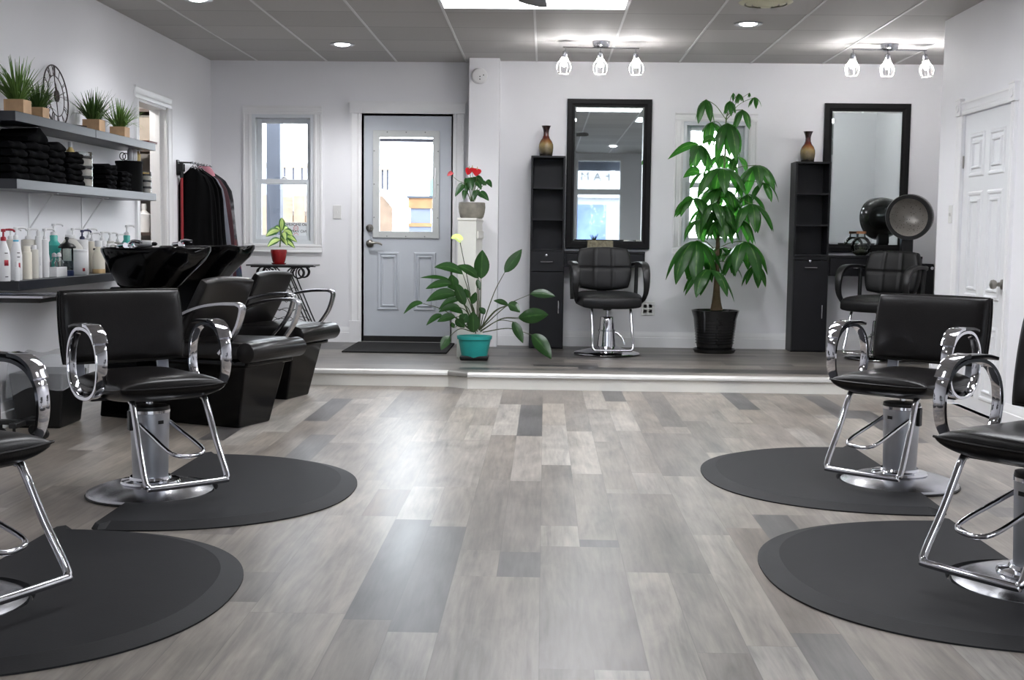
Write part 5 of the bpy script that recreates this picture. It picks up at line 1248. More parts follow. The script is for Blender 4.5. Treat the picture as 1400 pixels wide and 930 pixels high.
L_ = [((430,715),(340,350),(158,305),62,-.05,-.1,.03,.8), ((440,700),(440,378),(303,295),60,-.05,-.1,.02,.8), ((445,700),(455,378),(462,195),98,-.06,-.08,0,1), ((455,700),(604,338),(714,190),72,-.02,.0,0,1), ((430,700),(430,380),(447,450),32,-.06,-.08,.0,.9),
 ((410,700),(262,390),(68,372),30,-.04,-.08,.015,.6), ((410,700),(275,412),(103,442),52,-.08,-.14,.02,.8), ((415,700),(285,445),(265,350),72,-.08,-.10,0,.9), ((410,700),(300,482),(106,522),72,-.10,-.18,.03,.8), ((410,710),(320,515),(185,575),44,-.10,-.16,.03,.8), ((415,700),(352,545),(290,420),66,-.12,-.14,0,.9),
 ((400,715),(85,535),(-38,602),36,-.12,-.16,.03,.7), ((400,715),(210,612),(106,675),40,-.14,-.2,.02,.7), ((400,700),(292,622),(176,652),52,-.14,-.2,.015,.8), ((400,715),(255,742),(200,832),60,-.16,-.2,.01,.9), ((420,725),(408,720),(402,585),84,-.14,-.16,0,1), ((430,700),(395,540),(422,462),44,-.05,-.06,0,.9),
 ((445,705),(768,476),(926,490),58,.0,-.02,.015,.8), ((445,705),(628,548),(534,518),36,-.05,-.06,.01,.8), ((440,705),(622,545),(702,592),66,-.05,-.1,.02,.8), ((450,710),(695,632),(882,606),98,-.06,-.14,.01,.85), ((450,712),(655,650),(722,788),60,-.1,-.14,.01,1), ((465,718),(775,735),(902,888),92,-.14,-.24,.02,1), ((450,715),(690,625),(830,595),50,-.04,-.06,.01,.7),
 ((405,715),(340,600),(215,565),50,-.05,-.08,.02,.8), ((420,715),(330,655),(365,600),70,-.16,-.16,0,1), ((430,700),(350,470),(240,430),50,-.03,-.05,.02,.8), ((450,700),(480,600),(445,560),40,-.08,-.08,0,1), ((410,700),(345,690),(290,640),60,-.14,-.2,.01,.9), ((420,700),(320,560),(185,590),46,-.12,-.2,.02,.8), ((430,700),(380,500),(350,440),40,-.03,-.05,0,.9), ((405,715),(280,690),(268,655),30,-.1,-.12,0,.9)]
for q in L_: lily(*q)
r_ = lp_(430, 715); a = lp_(320, 140, -.02); stm.tube(cat([r_, lp_(392, 520), lp_(368, 380), a], 6), .0034, 6)
fol.build('foliage', lf_lily, ly, smooth=80, recalc=False); stm.build('leaf_stalks', stem_d, ly)
sp_ = MB(); q0, q1 = lp_(328, 138, -.03), lp_(262, 122, -.06); d = q1-q0
sp_.leaf_path([q0 + d*u + V((0, 0, .02*sin(pi*u))) for u in [i/8 for i in range(9)]], .055, side=V((.3, .3, .9)), fold=.5, shape='heart'); so = sp_.build('spathe', lf_spath, ly, smooth=80, recalc=False)
sp_ = MB(); sp_.tube([q0 + V((0, -.01, 0)), q0 + d*.5 + V((0, -.012, .018))], [.004, .003], 8); sp_.build('spadix', cream_p, so)

# ---------------------------------------------------------------- anthurium on the half wall
YA = 9.95; ab = at(645, 297.5, Y=YA); O3 = V((ab.x, YA, pz))
an = thing('anthurium', 'red flowered anthurium in a grey stone pot on the half height wall', 'potted plant', O3)
stone = pm('stone_grey', (128, 124, 114), .7, noise=(16, .28), bump=(40, .3))
MB().lathe([(0, 0), (.082, 0), (.094, .012), (.104, .05), (.108, .09), (.106, .122), (.102, .128), (.094, .126), (.09, .105), (0, .105)], seg=36).build('pot', stone, an, smooth=45)
MB().lathe([(0, .1), (.09, .106), (0, .112)], seg=20).build('soil', soil_m, an)
def ap(x, y, dy=0): return at(600 + x/10.33, 220 + y/10.33, Y=YA+dy) - O3
fol, stm, rd = MB(), MB(), MB()
k_ = 1/10.33/172
for (ax, ay), (bx_, by), w, dy in (((440,250),(470,420),125,-.07), ((335,345),(228,508),100,-.06), ((400,330),(395,470),80,-.03), ((530,235),(650,350),100,-.03), ((680,285),(748,378),85,-.05), ((590,455),(705,565),105,-.08), ((370,430),(352,565),80,-.08), ((530,440),(485,565),85,-.08), ((540,300),(600,410),90,-.05), ((480,250),(560,330),80,.0), ((520,430),(600,520),80,.02), ((400,260),(370,380),70,.05), ((600,300),(670,350),70,.04)):
    p, q = ap(ax, ay, dy), ap(bx_, by, dy-.03); d = q-p; stm.tube(cat([ap(470 + (ax-470)*.15, 575), ap((470+ax)/2, (575+ay)/2 - 20, dy/2), p], 4), .0028, 5)
    fol.leaf_path([p - d*.1 + d*1.1*u + V((0, 0, .01*sin(pi*u))) for u in [i/8 for i in range(9)]], w*k_, side=d.normalized().cross(V((0, 1, 0))) + V((0, .25, 0)), fold=.2, shape='heart')
fol.build('foliage', lf_anth, an, smooth=80, recalc=False)
for (ax, ay), (bx_, by), w, dy in (((428,110),(408,200),105,-.06), ((540,120),(520,215),130,-.07), ((470,100),(462,150),50,-.02)):
    p, q = ap(ax, ay, dy), ap(bx_, by, dy-.02); d = q-p; stm.tube(cat([ap(480, 575), ap((ax+480)/2+10, 330, dy/2), p], 5), .0024, 5)
    f_ = MB(); f_.leaf_path([p - d*.12 + d*1.12*u for u in [i/8 for i in range(9)]], w*k_, side=d.cross(V((0, 1, 0))), fold=.12, shape='heart'); fo = f_.build('flower', red_sp, an, smooth=80, recalc=False)
    f_ = MB(); f_.tube([p + V((0, -.008, 0)), p + V((.004, -.03, .018))], [.004, .0025], 8); f_.build('spadix', yellow_p, fo)
p, q = ap(195, 165, -.04), ap(118, 215, -.06); stm.tube(cat([ap(450, 575), ap(360, 330), ap(290, 290), ap(210, 230), p], 4), .002, 5); f_ = MB(); d = q-p
f_.leaf_path([p + d*u for u in [i/6 for i in range(7)]], .045, side=V((.2, .6, .8)), fold=.3, shape='heart'); f_.build('flower', pm('spathe_pale', (206, 92, 96), .3, noise=(30, .3)), an, smooth=80, recalc=False)
stm.build('leaf_stalks', stem_g, an)

# ---------------------------------------------------------------- scrolled wine rack table and its plant
YW = 10.46; tz = at(388, 361.5, Y=YW).z; wx = at(387.5, 361, Y=YW).x
wr = thing('wine_rack_table', 'black iron wine rack table with scrolled legs below the left window', 'table', (wx, YW, STEP)); H_ = tz - STEP
MB().box(-.285, .285, -.15, .15, H_-.012, H_).build('table_top', pm('slate_top', (58, 58, 60), .3, noise=(14, .15)), wr, smooth=0, bevel=.003)
ap_ = MB(); ap_.box(-.25, .25, -.13, -.12, H_-.024, H_-.012); ap_.box(-.25, .25, .12, .13, H_-.024, H_-.012); ap_.build('top_frame', iron, wr, smooth=0)
for sgn in (-1, 1):
    for y in (-.115, .115):
        lg = MB()
        for o_ in (0, .034):
            k2 = 1 if o_ == 0 else .86
            path = [(.121, -.041), (.105, -.061), (.112, -.093), (.145, -.113), (.185, -.101), (.202, -.065), (.185, -.033), (.137, -.018), (.081, -.034), (.050, -.077), (.057, -.120), (.085, -.190), (.19, -.43)]
            path = [(x if x < .1 and i_ > 7 else .15 + (x-.15)*k2, H_ + z) for i_, (x, z) in enumerate(path)]
            path = [(x + (o_ if i_ > 8 else (o_*.6 if i_ > 6 else -o_*.1)), z) for i_, (x, z) in enumerate(path)] + [(.300 + o_*.8, .02)]
            pts = cat([(sgn*x, y, z) for x, z in path], 3); lg.tube(pts, .0062, 7)
        lg.build('scroll_leg', iron, wr, smooth=60)
for i, (z, hw) in enumerate(((.13, .07), (.21, .105), (.30, .14), (.385, .175), (.46, .205))):
    for y in (-.11, .11):
        w_ = MB(); pts = []
        n_ = 40
        for j in range(n_+1):
            u = j/n_*2-1; pts.append(V((u*hw, y, H_ - z - .022 + .030*abs(math.cos(u*pi*1.5))**.7*(1 if True else 0))))
        w_.tube(pts, .0028, 5)
        w_.build('bottle_cradle', iron, wr, smooth=60)
for y in (-.115, .115):
    MB().tube([(-.30, y, .012), (.30, y, .012)], .006, 6).build('foot_bar', iron, wr)
O4 = V((at(381.5, 358, Y=YW).x, YW-.01, tz))
df = thing('dieffenbachia', 'variegated green plant in a small red pot on the iron table', 'potted plant', O4)
redp = pm('pot_red', (146, 30, 32), .25, coat=.3, noise=(12, .1))
MB().lathe([(0, .010), (.045, .010), (.052, .02), (.066, .075), (.069, .11), (.068, .125), (.062, .125), (.058, .105), (0, .105)], seg=32).build('pot', redp, df, smooth=45)
MB().lathe([(0, 0), (.055, 0), (.066, .012), (.062, .013), (.05, .005), (0, .005)], seg=32).build('saucer', redp, df)
MB().lathe([(0, .1), (.06, .106), (0, .11)], seg=18).build('soil', soil_m, df)
def dp(x, y, dy=0): return at(180 + x/4.648, 220 + y/4.648, Y=YW+dy) - O4
fol, stm = MB(), MB(); k_ = 1/4.648/163
stm.tube(cat([dp(942, 548), dp(946, 500), dp(948, 450), dp(950, 425)], 4), .006, 7)
for (ax, ay), (bx_, by), w, dy in (((952,452),(955,362),42,-.02), ((940,445),(852,482),46,-.06), ((962,448),(1022,476),44,-.05), ((960,455),(978,505),44,-.09), ((955,470),(1052,518),36,-.06), ((945,500),(862,548),40,-.07), ((955,500),(1038,556),34,-.06), ((945,440),(905,440),34,.04), ((955,440),(1000,440),34,.04), ((950,490),(990,540),36,-.1)):
    p, q = dp(ax, ay, dy*.3), dp(bx_, by, dy-.02); d = q-p; stm.tube([dp(947, (ay+500)/2), p], .003, 5)
    fol.leaf_path([p + d*u + V((0, 0, .018*sin(pi*u))) for u in [i/8 for i in range(9)]], w*k_*1.1, side=d.normalized().cross(V((0, 1, 0))) + V((0, .3, 0)), fold=.2)
fol.build('foliage', lf_dief, df, smooth=80, recalc=False); stm.build('stem', stem_g, df)

# ================================================================ STYLING STATIONS
def station(n_lab, pxl, pxr, pytop, pys, pydraw, pydoor, pybot, hd_x, hd_y, dh, key, cpx, cpy, with_drawer, labels):
    Yf = YB - .24
    xl, xr = at(pxl, 400, Y=Yf).x, at(pxr, 400, Y=Yf).x; w = xr-xl; z = lambda py: at((pxl+pxr)/2, py, Y=Yf).z - STEP
    t = thing('styling_cabinet', labels[0], 'cabinet', (xl, Yf, STEP), 0, 'black styling station cabinets'); D_ = .225; T = .016
    zt_, zd_ = z(pytop), z(pydraw)
    c = MB(); c.box(0, T, .0, D_, 0, zt_-T); c.box(w-T, w, 0, D_, 0, zt_-T); c.box(T, w-T, D_-.012, D_, 0, zt_-T); c.box(0, w, -.004, D_, zt_-T, zt_); c.box(T, w-T, .01, D_-.012, 0, .05); c.box(T, w-T, .002, D_-.012, zd_-.004, zd_+.012)
    c.build('cabinet_body', cab_black, t, smooth=0, bevel=.0015)
    for py in pys: MB().box(T, w-T, .003, D_-.012, z(py)-.008, z(py)+.008).build('shelf_board', cab_black, t, smooth=0)
    dr = MB().box(.002, w-.002, -.018, 0, z(pydoor)+.003, zd_-.006).build('drawer', cab_black, t, smooth=0, bevel=.002)
    hc = (pxl+pxr)/2; hz = z(hd_y); hx0, hx1 = at(hd_x[0], hd_y, Y=Yf).x-xl, at(hd_x[1], hd_y, Y=Yf).x-xl
    def hbar(p, q, parent):
        p, q = V(p), V(q); m_ = MB(); m_.tube([p, q], .005, 8); m_.tube([p + (q-p)*.08, p + (q-p)*.08 + V((0, .02, 0))], .004, 6); m_.tube([p + (q-p)*.92, p + (q-p)*.92 + V((0, .02, 0))], .004, 6); m_.build('handle', chrome, parent)
    hbar((hx0, -.036, hz), (hx1, -.036, hz), dr)
    lk = MB(); lk.lathe([(0, 0), (.010, 0), (.010, .004), (.006, .006), (0, .006)], (at(key[0], key[1], Y=Yf).x-xl, -.018, z(key[1])), 16, mx=M4.Rotation(pi/2, 4, 'X')); lk.build('lock', chrome, dr)
    dd = MB().box(.002, w-.002, -.018, 0, .012, z(pydoor)-.003).build('door', cab_black, t, smooth=0, bevel=.002)
    hx = at(dh[0], dh[1], Y=Yf).x - xl; hbar((hx, -.036, z(dh[2])), (hx, -.036, z(dh[1])), dd)
    # counter
    cx0, cx1 = xr + .002, at(cpx, 350, Y=Yf).x; cz1, cz0 = at(cpx, cpy[0], Y=Yf).z, at(cpx, cpy[1], Y=Yf).z
    k = thing('styling_counter', labels[1], 'counter', (cx0, Yf+.02, cz0), 0, 'black wall counters of the stations'); W_ = cx1-cx0; Hc = cz1-cz0
    MB().box(0, W_, -.01, .2205, Hc-.02, Hc).build('counter_top', cab_black, k, smooth=0, bevel=.002)
    b_ = MB(); b_.box(0, .016, .0, .215, 0, Hc-.02); b_.box(W_-.016, W_, 0, .215, 0, Hc-.02); b_.box(.016, W_-.016, .2, .215, 0, Hc-.02); b_.box(.016, W_-.016, .0, .2, 0, .014); b_.build('counter_box', cab_black, k, smooth=0)
    fd = MB().box(.018, W_-.018, -.012, .0, .004, Hc-.024).build('drawer', cab_black, k, smooth=0, bevel=.002)
    if with_drawer:
        a0, a1 = at(with_drawer[0], with_drawer[2], Y=Yf), at(with_drawer[1], with_drawer[2], Y=Yf); hbar((a0.x-cx0, -.03, a0.z-cz0), (a1.x-cx0, -.03, a1.z-cz0), fd)
    return xl, xr, Yf, zt_+STEP, cz1
s1_ = station('', 724, 770.5, 213, (257, 300), 343, 371.5, 475, (739, 755.5), 358, (763.5, 411, 428), (747, 349), 882, (344.5, 366), None, ('tall black cabinet left of the narrow bright mirror', 'black wall counter under the narrow bright mirror'))
s2_ = station('', 1083, 1131, 221, (265, 308), 350, 356, 482, (1099, 1116), 366, (1122.5, 417, 435), (1107, 357), 1262, (351, 379), (1166, 1183, 367), ('tall black cabinet right of the money tree', 'black wall counter holding the round glass jar'))
def mirror(label, p0, p1, fw):
    Ym = YB - .03; a, b_ = at(*p0, Y=Ym), at(*p1, Y=Ym); w, h_ = b_.x-a.x, a.z-b_.z
    t = thing('wall_mirror', label, 'mirror', (a.x, YB-.002, b_.z)); prof = [(0, 0), (0, .032), (.006, .036), (fw*.6, .034), (fw*.75, .028), (fw-.004, .026), (fw, .02), (fw, 0)]
    m_ = MB(); m_.ring_loft([[V((x + sx_*u, -tt, z + sz_*u)) for u, tt in prof] for x, z, sx_, sz_ in ((0, 0, 1, 1), (w, 0, -1, 1), (w, h_, -1, -1), (0, h_, 1, -1))], loop=True); m_.build('frame', frame_black, t, smooth=20)
    gm = pm('mirror_glass', (226, 234, 234), .015, 1.0)
    g = MB(); e = .02
    g.ring_loft([[V((x, y, z)) for x, z in ((fw-.003+q, fw-.003+q), (w-fw+.003-q, fw-.003+q), (w-fw+.003-q, h_-fw+.003-q), (fw-.003+q, h_-fw+.003-q))] for y, q in ((-.004, 0), (-.014, 0), (-.0165, .016))]); g.build('mirror_glass', gm, t, smooth=0)
    return t
mirror('black framed mirror reflecting the bright street windows', (776, 135), (887.5, 341), .066)
mirror('black framed mirror reflecting the hood dryer', (1128.5, 141), (1238, 346), .066)
vase_m = ramp_z('vase_glaze', [(0, (22, 20, 18)), (.22, (40, 36, 30)), (.38, (104, 92, 62)), (.52, (142, 120, 76)), (.62, (128, 84, 44)), (.72, (92, 34, 22)), (1, (34, 14, 14))], -.03, .25, .18, .12, 30)
def vase(label, px, st_):
    xl, xr, Yf, z, cz = st_; x = at(px, 200, Y=Yf+.1).x
    o = MB().lathe([(0, 0), (.052, 0), (.055, .006), (.060, .04), (.063, .075), (.061, .10), (.050, .128), (.034, .15), (.024, .175), (.022, .20), (.026, .225), (.036, .25), (.041, .258), (.038, .258), (.022, .225), (.018, .2), (.02, .12), (0, .1)], seg=36).build('vase', vase_m, smooth=50)
    o.location = (x, Yf+.1, z); tag(o, label, 'vase', 'brown glazed vases on the cabinets')
vase('red necked glazed vase on the cabinet left of the bright mirror', 746.5, s1_); vase('red necked glazed vase on the cabinet right of the money tree', 1104.5, s2_)
# stone planter with a small succulent
a, b_ = at(803, 338, Y=s1_[2]+.1), at(838, 329, Y=s1_[2]+.1)
pn_ = thing('succulent_planter', 'low stone trough with a tiny dark succulent under the bright mirror', 'planter', ((a.x+b_.x)/2, s1_[2]+.1, s1_[4])); hw = (b_.x-a.x)/2; hp = b_.z - s1_[4]
m_ = MB(); m_.box(-hw, hw, -.05, -.035, 0, hp); m_.box(-hw, hw, .035, .05, 0, hp); m_.box(-hw, -hw+.015, -.035, .035, 0, hp); m_.box(hw-.015, hw, -.035, .035, 0, hp); m_.box(-hw+.015, hw-.015, -.035, .035, 0, hp*.8); m_.build('trough', pm('trough_stone', (126, 120, 100), .9, noise=(40, .35), bump=(90, .8)), pn_, smooth=0, bevel=.004)
g = MB(); rnd = random.Random(2)
for i in range(9): aa = 2*pi*i/9; g.leaf((-.05, 0, hp*.8), V((cos(aa)*.5, sin(aa)*.4, 1)), rnd.uniform(.05, .09), .012, droop=.3, n=5, shape='blade', fold=.4)
g.build('succulent', pm('succulent_dark', (48, 54, 44), .5, noise=(20, .2)), pn_, smooth=60)
# round glass jar
xj = at(1177, 340, Y=s2_[2]+.09).x; gj = thing('glass_jar', 'round glass jar with a cork collar and moss inside, on the dark counter', 'jar', (xj, s2_[2]+.09, s2_[4]))
MB().lathe([(0, .003), (.04, .003), (.07, .025), (.084, .07), (.078, .115), (.055, .148), (.036, .16), (.033, .18), (.034, .205)], seg=36, cap1=False).build('jar_glass', jar_glass, gj)
MB().lathe([(.034, .186), (.039, .187), (.039, .207), (.032, .207), (.032, .19)], seg=28, cap0=False, cap1=False).build('cork_collar', pm('cork', (168, 120, 84), .8, noise=(40, .2)), gj)
ms = MB(); rnd = random.Random(8)
ms.lathe([(0, .008), (.04, .008), (.064, .03), (.05, .045), (.02, .052), (0, .05)], seg=20, mod=lambda a, z: 1+.08*sin(a*5))
for i in range(14): aa = rnd.uniform(0, 6.28); ms.leaf((cos(aa)*.02, sin(aa)*.02, .045), V((cos(aa), sin(aa), 1.4)), .05, .008, droop=.6, n=4, shape='blade')
ms.build('moss', pm('moss_dark', (58, 62, 48), .8, noise=(30, .4)), gj, smooth=60)
# sunglasses on the counter
sgx = at(1209, 342, Y=s2_[2]+.12).x; sg_ = thing('sunglasses', 'black sunglasses standing on the dark counter right of the glass jar', 'sunglasses', (sgx, s2_[2]+.13, s2_[4]))
fr_ = MB()
for x in (-.035, .035):
    pts = [V((x + .028*(abs(cos(a))**.7)*(1 if cos(a) > 0 else -1), 0, .024 + .021*(abs(sin(a))**.7)*(1 if sin(a) > 0 else -1))) for a in [2*pi*i/28 for i in range(28)]]
    fr_.tube(pts, .003, 6, closed=True); 
fr_.tube([(-.01, 0, .034), (.01, 0, .034)], .003, 6)
for x in (-.064, .064): fr_.tube(cat([(x, 0, .036), (x, -.06, .034), (x*.97, -.10, .006)], 4), .003, 6)
fr_.build('frame', plastic_black, sg_)
for x in (-.035, .035): MB().lathe([(0, -.001), (.026, -.001), (.026, .001), (0, .001)], (x, 0, .024), 20, mx=M4.Rotation(pi/2, 4, 'X')).build('lens', gloss_black, sg_)

# ---------------------------------------------------------------- tufted chairs on the platform
def tufted_chair(label, px, py, rz, lever):
    p = at(px, py, Z=STEP); t = thing('tufted_chair', label, 'chair', (p.x, p.y, STEP), rz, 'black tufted styling chairs on the platform')
    MB().lathe([(0, .004), (.262, .004), (.27, .010), (.262, .018), (.20, .032), (.13, .05), (.085, .07), (0, .07)], seg=52).build('base_plate', chrome, t, smooth=45)
    MB().lathe([(.0, .065), (.078, .065), (.072, .12), (.062, .2), (.055, .30), (.05, .31), (0, .31)], seg=40).build('hydraulic_cylinder', chrome, t, smooth=45)
    c_ = MB(); c_.lathe([(.068, .19), (.071, .192), (.070, .20), (.066, .202)], seg=40, cap0=False, cap1=False); c_.tube([(0, 0, .3), (0, 0, .39)], .016, 14); c_.build('piston', steel, t)
    m_ = MB(); m_.lathe([(0, .36), (.03, .36), (.05, .385), (0, .39)]); m_.box(-.18, .18, -.2, .16, .385, .40); m_.build('seat_plate', plastic_black, t)
    def seat_fn(q):
        v = q.y/.24; return V((q.x*(1 - .05*max(0, v)), q.y - .01, q.z + .452 - .02*max(0, -v)**3 + .006*v))
    MB().pad(.53, .50, .115, n=24, a=4, b=.3, edge=.35, rnd=.22, fn=seat_fn).build('seat', leather2, t, smooth=70)
    def grooves(u, v):
        g = 1
        for u0 in (-.34, .34): g *= 1 - .30*math.exp(-((u-u0)/.035)**2)
        g *= 1 - .30*math.exp(-((v+.02)/.05)**2)
        return g
    def back_fn(q):
        r_ = M4.Rotation(R(90-10), 4, 'X') @ V((q.x*(1 - .06*abs(q.y/.18)**3*(1 if q.y > 0 else .6)), q.y, q.z + .03*(q.x/.23)**2)); return r_ + V((0, .235, .69))
    MB().pad(.46, .36, .11, n=44, a=5, b=.3, edge=.30, rnd=.20, fn=back_fn, thick=grooves).build('backrest', leather2, t, smooth=80)
    m_ = MB(); m_.ribbon(cat([(0, .12, .40), (0, .26, .405), (0, .285, .46), (0, .30, .64)], 5), (1, 0, 0), .08, .014); m_.build('back_bracket', plastic_black, t)
    for s_ in (-1, 1):
        x = s_*.285
        P = [(x*.86, .27, .725), (x*.97, .20, .735), (x, .08, .742), (x, -.06, .735), (x, -.14, .70), (x, -.175, .62), (x, -.165, .53), (x*.97, -.12, .465), (x*.9, -.07, .43)]
        m_ = MB(); m_.ribbon(cat(P, 6), (1, 0, 0), [.03 + .03*sin(pi*min(1, i/40)) for i in range(49)], .03); m_.build('armrest', plastic_black, t, smooth=60)
        m_ = MB(); m_.tube([(x*.93, .17, .44), (x*.96, .19, .725)], .016, 10); m_.build('arm_post', plastic_black, t)
    h2 = [(-.155, -.17, .395), (-.158, -.19, .36), (-.160, -.25, .2), (-.162, -.29, .09), (-.150, -.305, .066), (-.12, -.308, .06)]
    m_ = MB(); m_.tube(cat(h2 + [(-x, y, z) for x, y, z in reversed(h2)], 5), .0115, 10); m_.build('footrest', chrome, t, smooth=60)
    m_ = MB(); rr = M4.Rotation(lever, 4, 'Z'); m_.tube(cat([rr @ V(q) for q in ((.06, 0, .18), (.09, -.02, .17), (.12, -.05, .13), (.13, -.07, .08))], 5), .008, 8); m_.build('pump_lever', steel, t)
    return t
tufted_chair('black tufted chair in front of the bright station mirror', 829, 484.5, R(7), R(20))
tufted_chair('black tufted chair under the hood dryer, half hidden by a salon chair', 1201, 491, R(-40), R(-160))

# ---------------------------------------------------------------- hood dryer
YD = 10.25; dc = at(1243, 297, Y=YD); dry = thing('hood_dryer', 'smoky hood dryer on a black stand behind the corner chair', 'hood dryer', (dc.x+.02, YD+.12, STEP)); O5 = V((dc.x+.02, YD+.12, STEP))
ax_ = V((-.47, -.87, -.10)).normalized(); su, uu = basis(ax_); mx_ = M4(((su.x, uu.x, ax_.x, 0), (su.y, uu.y, ax_.y, 0), (su.z, uu.z, ax_.z, 0), (0, 0, 0, 1)))
c5_ = dc - O5
smoke = pm('smoky_shell', (88, 88, 86), .12, alpha=.82, coat=.4)
MB().lathe([(0, -.235), (.06, -.228), (.12, -.195), (.165, -.14), (.184, -.07), (.188, .0), (.182, .03), (.176, .03), (.181, 0), (.177, -.068), (.158, -.135), (.115, -.188), (.055, -.22), (0, -.227)], c5_, 44, mx=mx_).build('hood_shell', smoke, dry, smooth=60)
MB().lathe([(.155, .032), (.182, .034), (.188, .02), (.184, .008), (.160, .01)], c5_, 44, mx=mx_, cap0=False, cap1=False).build('hood_rim', plastic_black, dry)
inn = pm('diffuser_bowl', (104, 100, 94), .3, .3, noise=(30, .2)); nt = inn.node_tree; vo = nt.nodes.new('ShaderNodeTexVoronoi'); vo.inputs['Scale'].default_value = 55
rp = nt.nodes.new('ShaderNodeValToRGB'); rp.color_ramp.elements[0].position = .16; rp.color_ramp.elements[0].color = (.01, .01, .01, 1); rp.color_ramp.elements[1].position = .22; rp.color_ramp.elements[1].color = (.36, .34, .31, 1)
tc = nt.nodes.new('ShaderNodeTexCoord'); nt.links.new(tc.outputs['Object'], vo.inputs['Vector']); nt.links.new(vo.outputs['Distance'], rp.inputs['Fac']); nt.links.new(rp.outputs['Color'], nt.nodes['Principled BSDF'].inputs['Base Color'])
MB().lathe([(0, -.17), (.05, -.165), (.10, -.14), (.135, -.09), (.152, -.02), (.156, .012)], c5_, 40, mx=mx_, cap1=False).build('diffuser_bowl', inn, dry, smooth=60)
m_ = MB(); zc_ = c5_.z; m_.box(-.048, .048, -.04, .04, zc_-.40, zc_-.13); m_.build('motor_housing', plastic_black, dry, smooth=0, bevel=.012); m_ = MB(); m_.tube([(0, 0, .05), (0, 0, zc_-.39)], .024, 14); m_.build('post', plastic_black, dry)
m_ = MB()
for i in range(5): a = 2*pi*i/5 + .3; m_.tube([(0, 0, .07), (cos(a)*.12, sin(a)*.09, .045), (cos(a)*.15, sin(a)*.11, .03)], [.022, .016, .012], 8)
m_.build('foot_spider', plastic_black, dry)
for i in range(5): a = 2*pi*i/5 + .3; MB().lathe([(0, -.01), (.022, -.01), (.024, 0), (.022, .01), (0, .01)], (cos(a)*.15, sin(a)*.11, .024), 14, mx=M4.Rotation(pi/2, 4, 'X')).build('caster', rubber_dark, dry)
# narrow cabinet right of the counter
a, b_ = at(1264.5, 361, Y=YB-.22), at(1277, 361, Y=YB-.22); sc2 = thing('side_cabinet', 'narrow black cabinet with a chrome knob in the right corner', 'cabinet', (a.x, YB-.22, STEP))
zz = a.z - STEP; MB().box(0, b_.x-a.x, 0, .2, 0, zz).build('cabinet_body', cab_black, sc2, smooth=0, bevel=.003)
m_ = MB(); m_.tube([(b_.x-a.x-.01, -.02, zz-.035), (b_.x-a.x+.03, -.02, zz-.035)], .008, 10); m_.lathe([(0, 0), (.014, 0), (.014, .02), (0, .02)], (b_.x-a.x-.02, .0, zz-.035), 14, mx=M4.Rotation(pi/2, 4, 'X')); m_.build('knob', chrome, sc2)
MB().box(.002, b_.x-a.x-.002, -.014, 0, .02, zz-.01).build('door', cab_black, sc2, smooth=0)

# ================================================================ SWITCHES, OUTLET, DETECTOR
def plate(name, label, cat_, c, w, h, n, axis='y', kind='toggle'):
    t = thing(name, label, cat_, c); pl_ = pm('plate_white', (214, 214, 212), .35)
    def bx(mb, u0, u1, t0, t1, v0, v1):
        if axis == 'y': mb.box(u0, u1, -t1, -t0, v0, v1)
        else: mb.box(-t1, -t0, u0, u1, v0, v1)
    m_ = MB(); bx(m_, -w/2, w/2, 0, .008, -h/2, h/2); m_.build('wall_plate', pl_, t, smooth=0, bevel=.002)
    if kind == 'toggle': m_ = MB(); bx(m_, -.005, .005, .006, .018, -.012, .008); m_.build('toggle', pl_, t, smooth=0, bevel=.001)
    else:
        for du in (-.023, .023):
            for dv in (-.022, .022):
                m_ = MB(); bx(m_, du-.016, du+.016, .006, .008, dv-.015, dv+.015); so = m_.build('socket', pl_, t, smooth=0, bevel=.002)
                m_ = MB(); bx(m_, du-.007, du-.005, .008, .0085, dv-.006, dv+.006); bx(m_, du+.005, du+.007, .008, .0085, dv-.006, dv+.006); m_.build('slots', plastic_black, so, smooth=0)
c = at(461, 290, Y=YBL); plate('light_switch', 'white light switch between the left window and the entry door', 'switch', c, .072, .118, 1)
c = at(885.5, 422, Y=YB); plate('wall_outlet', 'white double wall outlet low on the wall beside the bright mirror', 'outlet', c, .118, .118, 2, kind='outlet')
c = at(1300.5, 293, X=XR); plate('light_switch', 'white light switch on the side wall left of the panelled door', 'switch', c, .072, .118, 1, axis='x')
c = at(655.5, 104, Y=10.57); sd_ = thing('smoke_detector', 'round white smoke detector high on the wall column', 'smoke detector', c)
MB().lathe([(0, 0), (.068, 0), (.068, .012), (.062, .03), (.05, .036), (0, .038)], seg=36, mx=M4.Rotation(pi/2, 4, 'X')).build('detector_body', white_p2, sd_, smooth=45)
m_ = MB()
for x, z in ((.006, -.008), (.006, -.03), (.036, .004)): m_.lathe([(0, 0), (.005, 0), (.005, .003), (0, .003)], (x, -.036, z), 10, mx=M4.Rotation(pi/2, 4, 'X'))
m_.build('vents', plastic_black, sd_)

# ================================================================ CEILING FIXTURES
def em(name, rgb, s): return pm(name, rgb, emit=(rgb, s))
panel_m = em('panel_diffuser', (248, 250, 255), 6.0); can_m = em('can_bulb', (250, 250, 255), 14); bulb_m = em('bulb_glow', (252, 250, 250), 110)
def panel(label, x0, x1, y0, y1):
    t = thing('ceiling_panel_light', label, 'ceiling light', ((x0+x1)/2, (y0+y1)/2, CEIL)); w, l = (x1-x0)/2, (y1-y0)/2; m_ = MB()
    for a in ((-w, w, -l, -l+.02), (-w, w, l-.02, l), (-w, -w+.02, -l+.02, l-.02), (w-.02, w, -l+.02, l-.02)): m_.box(*a, -.014, 0)
    m_.build('frame', white_trim, t, smooth=0); MB().box(-w+.02, w-.02, -l+.02, l-.02, -.008, -.002).build('diffuser', panel_m, t, smooth=0); return t
g0, g1 = at(610, 9, Z=CEIL), at(852, 9, Z=CEIL); yp1 = g0.y
